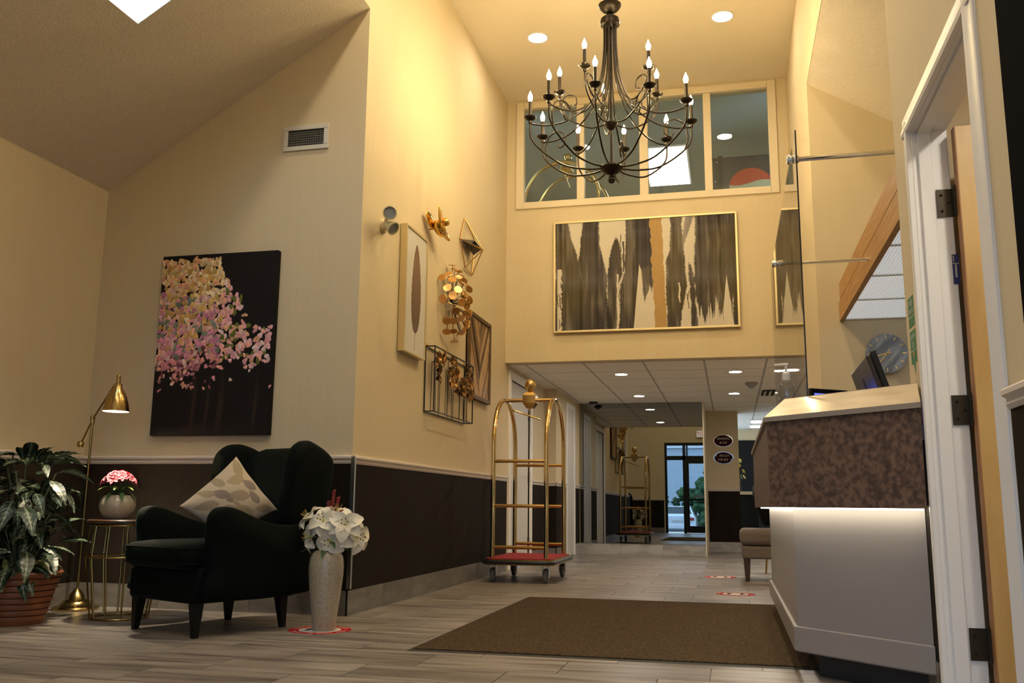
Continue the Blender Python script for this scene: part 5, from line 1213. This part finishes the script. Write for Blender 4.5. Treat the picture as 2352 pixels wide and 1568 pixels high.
# ---- console ledge with flowers beyond the pillar
cs = thing('console_table', 'dark console with a pale top behind the pillar', 'console', (.35, 15.9, 0))
MB().box(.05, .42, 15.7, 16.1, 0, .88).build('console_body', 'door_dark', cs); MB().box(.03, .47, 15.66, 16.14, .88, .93).build('console_top', 'counter_top', cs)
fv = thing('flower_vase', 'small vase of yellow flowers on the console behind the pillar', 'vase', (.13, 15.85, .93))
MB().lathe([(.001, 0), (.04, 0), (.05, .06), (.03, .14), (.035, .16)], 16, (.13, 15.85, .93)).build('vase_body', 'black_plastic', fv, smooth=40)
mat('yellow_petal', (.6, .42, .05), .6)
for k in range(9):
    a = k*2.4; e = Vector((.13+.09*math.cos(a)*(.4+.6*(k % 3)/2), 15.85+.08*math.sin(a), .93+.24+.09*(k % 4))); m_ = MB(); place_petals(m_, e, (math.cos(a), math.sin(a), .6), 6, .045, .03, .8); fo = m_.build('blossom', 'yellow_petal', fv, smooth=180, norm=False)
    MB().tube([(.13, 15.85, 1.06), e], .004, 5).build('stem', 'leaf_green', fv)

# ---- vending machine upstairs
vm = thing('vending_machine', 'dark vending machine with a red and cream globe emblem, upstairs behind the right pane', 'vending machine', (.35, 10.6, 2.87))
vy = 10.45; v0 = ony(1645, 362, vy); v1 = ony(1772, 354, vy); vz = v0.z
mat('vend_dark', (.030, .030, .036), .3, coat=.5); mat('globe_red', (.48, .045, .015), .4); mat('globe_cream', (.44, .40, .24), .4); mat('globe_blue', (.10, .10, .16), .4)
MB().box(v0.x-.07, v0.x+1.0, vy, vy+.75, 2.87, vz).build('cabinet', 'vend_dark', vm, bevel=.01)
MB().box(v0.x+.02, v0.x+.07, vy-.012, vy, 2.87, vz+.012).build('door_seam', 'black_plastic', vm)
gc = ony(1725, 428, vy-.004); ga_ = (ony(1776, 428, vy)-ony(1675, 428, vy)).length/2
def arcp(f0, f1): return [(gc.x+ga_*u_, gc.z+z_) for u_, z_ in [(-1+2*k/30, None) for k in range(31)] for z_ in ()]
us = [-1+2*k/40 for k in range(41)]
top = [(gc.x+ga_*u_, gc.z+ga_*.92*math.sqrt(max(0, 1-u_*u_))) for u_ in us]
wav = lambda u_, o: gc.z+ga_*(o+.11*math.sin(u_*2.6))
w1 = [(gc.x+ga_*u_, min(wav(u_, .20), gc.z+ga_*.92*math.sqrt(max(0, 1-u_*u_)))) for u_ in us]
w2 = [(gc.x+ga_*u_, max(wav(u_, -.20), gc.z-ga_*.92*math.sqrt(max(0, 1-u_*u_)))) for u_ in us]
bot = [(gc.x+ga_*u_, gc.z-ga_*.92*math.sqrt(max(0, 1-u_*u_))) for u_ in us]
def band(hi, lo, y_, nm, m):
    b = MB(); n_ = len(hi); b.add([(x_, y_, z_) for x_, z_ in hi]+[(x_, y_, z_) for x_, z_ in lo], [(k, k+1, n_+k+1, n_+k) for k in range(n_-1)]); return b.build(nm, m, vm, norm=False)
band(top, w1, vy-.003, 'globe_top', 'globe_red'); band(w1, w2, vy-.003, 'globe_wave', 'globe_cream'); band(w2, bot, vy-.003, 'globe_bottom', 'globe_blue')
for px, py in ((1658, 366), (1646, 373), (1643, 417)): MB().sphere(ony(px, py, vy-.003), .008, 8, 6).build('bolt', 'chrome', vm)

# ================================================================== ENTRANCE (seen in the mirror) AND OUTSIDE
en = struct(thing('door_5', None, None, ((EX0+EX1)/2, YB, 0)))
yb0, yb1 = YB-.12, YB-.05
bars = [(EX0, EX0+.07, 0, EZ), (EX1-.07, EX1, 0, EZ), (EX0+.07, EX1-.07, EZ-.08, EZ), (EX0+.07, EX1-.07, 2.08, 2.20), (EX0+.52, EX0+.60, 0, EZ-.08)]
for x0_, x1_, z0_, z1_ in bars: MB().box(x0_, x1_, yb0, yb1, z0_, z1_).build('frame_bar', 'alu_dark', en)
for x0_, x1_ in ((EX0+.60, EX0+1.55), (EX0+1.55, EX1-.07)):
    lf = MB().box(x0_+.003, x0_+.09, yb0, yb1, .01, 2.08).box(x1_-.09, x1_-.003, yb0, yb1, .01, 2.08).box(x0_+.09, x1_-.09, yb0, yb1, .01, .20).box(x0_+.09, x1_-.09, yb0, yb1, 1.98, 2.08).box(x0_+.09, x1_-.09, yb0+.01, yb1-.01, .92, .97).build('door_leaf', 'alu_dark', en)
    MB().box(x0_+.09, x1_-.09, YB-.09, YB-.084, .2, 1.98).build('glass_pane', 'door_glass', lf)
    MB().box(x0_+.2, x1_-.2, yb1, yb1+.05, 1.02, 1.06).build('push_bar', 'steel', lf)
MB().box(EX0+.07, EX0+.52, YB-.09, YB-.084, 0.05, EZ-.08).build('glass_pane', 'door_glass', en); MB().box(EX0+.60, EX1-.07, YB-.09, YB-.084, 2.2, EZ-.08).build('glass_pane', 'door_glass', en)
ex = thing('exit_sign', 'lit exit sign over the entrance doors, seen in the mirror', 'sign', (-.75, YB+.03, 2.72))
MB().box(-.93, -.59, YB+.002, YB+.05, 2.72, 2.92).build('housing', 'paint_white', ex, bevel=.004); MB().box(-.915, -.605, YB+.05, YB+.053, 2.735, 2.905).build('sign_face', 'exit_face', ex)
lettering('EXIT', .15, ex, frame_m((-.76, YB+.0545, 2.82), (-1, 0, 0), (0, 0, 1)), 'exit_red')
# outside ground, canopy posts, car, hedge, warehouse
mat('asphalt', (.10, .11, .12), .9, col2=(.07, .075, .08), nscale=3); mat('car_white', (.78, .80, .82), .25, coat=1); mat('car_glass', (.02, .025, .03), .05); mat('tail_red', (.35, .01, .015), .2, coat=1)
mat('foliage', (.020, .060, .020), .7, col2=(.05, .13, .03), nscale=2.5); mat('warehouse', (.52, .58, .64), .7); mat('warehouse_sign', (.10, .05, .07), .6)
GZ = -.55
struct(MB().box(-25, 25, -60, -2.2, GZ-.1, GZ).build('ground_outside', 'asphalt'))
struct(MB().box(-6, 5, -2.3, YB-.13, -.12, -.01).build('step_outside', 'marble_base'))
CCX, CCY = -2.62, -20.0
car = thing('parked_car', 'white sedan parked outside, seen through the entrance in the mirror', 'car', (CCX, CCY, GZ))
def csec(y_, hw, z0_, z1_, k=.12):
    return [(CCX-hw*.96, y_, z0_), (CCX+hw*.96, y_, z0_), (CCX+hw, y_, z0_+.25), (CCX+hw*.98, y_, z1_-.12), (CCX+hw*.88, y_, z1_), (CCX-hw*.88, y_, z1_), (CCX-hw*.98, y_, z1_-.12), (CCX-hw, y_, z0_+.25)]
MB().loft([csec(CCY, .80, GZ+.30, GZ+.95), csec(CCY-.12, .88, GZ+.22, GZ+1.02), csec(CCY-.9, .90, GZ+.2, GZ+1.02), csec(CCY-2.6, .90, GZ+.2, GZ+.98), csec(CCY-4.2, .86, GZ+.2, GZ+.85), csec(CCY-4.5, .75, GZ+.3, GZ+.7)]).build('car_body', 'car_white', car, smooth=40, bevel=.04, seg=3)
def cab(y_, hw0, hw1, z0_, z1_): return [(CCX-hw0, y_, z0_), (CCX+hw0, y_, z0_), (CCX+hw1, y_, z1_), (CCX-hw1, y_, z1_)]
MB().loft([cab(CCY-.55, .78, .77, GZ+1.0, GZ+1.03), cab(CCY-1.25, .80, .58, GZ+1.0, GZ+1.42), cab(CCY-2.2, .80, .60, GZ+1.0, GZ+1.45), cab(CCY-3.2, .80, .74, GZ+.98, GZ+1.02)]).build('cabin', 'car_white', car, smooth=50, bevel=.03, seg=3)
MB().add([(CCX-.68, CCY-.585, GZ+1.05), (CCX+.68, CCY-.585, GZ+1.05), (CCX+.52, CCY-1.19, GZ+1.40), (CCX-.52, CCY-1.19, GZ+1.40)], [(0, 1, 2, 3)]).build('rear_window', 'car_glass', car)
for sg in (-1, 1):
    MB().obox((CCX+sg*.66, CCY+.0, GZ+.80), (.16, 0, 0), (0, .05, 0), (0, 0, .07)).build('tail_light', 'tail_red', car, bevel=.02)
    for yw in (-.85, -3.6): MB().lathe([(.001, -.1), (.25, -.1), (.32, -.08), (.32, .08), (.25, .1), (.001, .1)], 24, (CCX+sg*.80, CCY+yw, GZ+.32), rot=Matrix.Rotation(math.pi/2, 3, 'Y')).build('wheel', 'rubber', car, smooth=40)
MB().box(CCX-.82, CCX+.82, CCY-.05, CCY+.06, GZ+.32, GZ+.52).build('bumper', 'car_white', car, bevel=.03, seg=3); MB().box(CCX-.26, CCX+.26, CCY+.0, CCY+.012, GZ+.62, GZ+.74).build('licence_plate', 'sticker_white', car)
def hedge(x_, y_, r_, h_, lab, seed):
    t = thing('shrub', lab, 'shrub', (x_, y_, GZ), group='shrubs beyond the car park'); rn = random.Random(seed); b = MB()
    for k in range(190):
        a = rn.uniform(0, 6.28); z_ = rn.random(); rr_ = r_*math.sqrt(rn.random())*(1-.6*z_**2); b.sphere((x_+rr_*math.cos(a), y_+rr_*math.sin(a)*.7, GZ+.2+h_*z_), rn.uniform(.10, .26), 6, 4, (1, 1, .8), Matrix.Rotation(rn.random()*3, 3, 'X'))
    b.build('foliage', 'foliage', t, smooth=0); MB().tube([(x_, y_, GZ), (x_, y_, GZ+h_*.5)], .08, 7).build('trunk', 'walnut', t)
for i, (x_, y_, r_, h_) in enumerate(((-.9, -25.5, 1.5, 3.1), (-5.0, -29, 1.6, 3.3), (2.9, -27, 1.7, 3.6), (-2.2, -33, 2.0, 2.4), (-9.2, -31, 1.9, 3.6))): hedge(x_, y_, r_, h_, ('dark green shrub close behind the parked car outside', 'leafy shrub left of the lamp post outside', 'tall shrub beyond the entrance doors, away from the car', 'low shrub between the lamp post and the warehouse', 'tall shrub at the far end of the car park')[i], i)
wh = thing('warehouse', 'pale blue-grey warehouse beyond the car park', 'building', (-3, -48, GZ))
MB().box(-22, 16, -52, -48, GZ, 5.6).build('wall', 'warehouse', wh); MB().box(-22.2, 16.2, -52.2, -47.8, 5.6, 5.9).build('roof_edge', 'car_white', wh); MB().box(-1.5, .3, -47.98, -47.9, 2.6, 4.6).build('wall_sign', 'warehouse_sign', wh)
for k in range(6): MB().box(-20+6*k, -18+6*k, -47.99, -47.95, GZ, GZ+2.2).build('shutter_door', 'car_white', wh)
lpz = thing('lamp_post', 'dark lamp post standing by the shrubs outside', 'lamp post', (-2.4, -27, GZ)); MB().tube([(-2.4, -27, GZ), (-2.4, -27, 4.6)], .06, 8).build('post', 'alu_dark', lpz); MB().box(-2.7, -2.35, -27.1, -26.9, 4.55, 4.65).build('lamp_head', 'alu_dark', lpz)
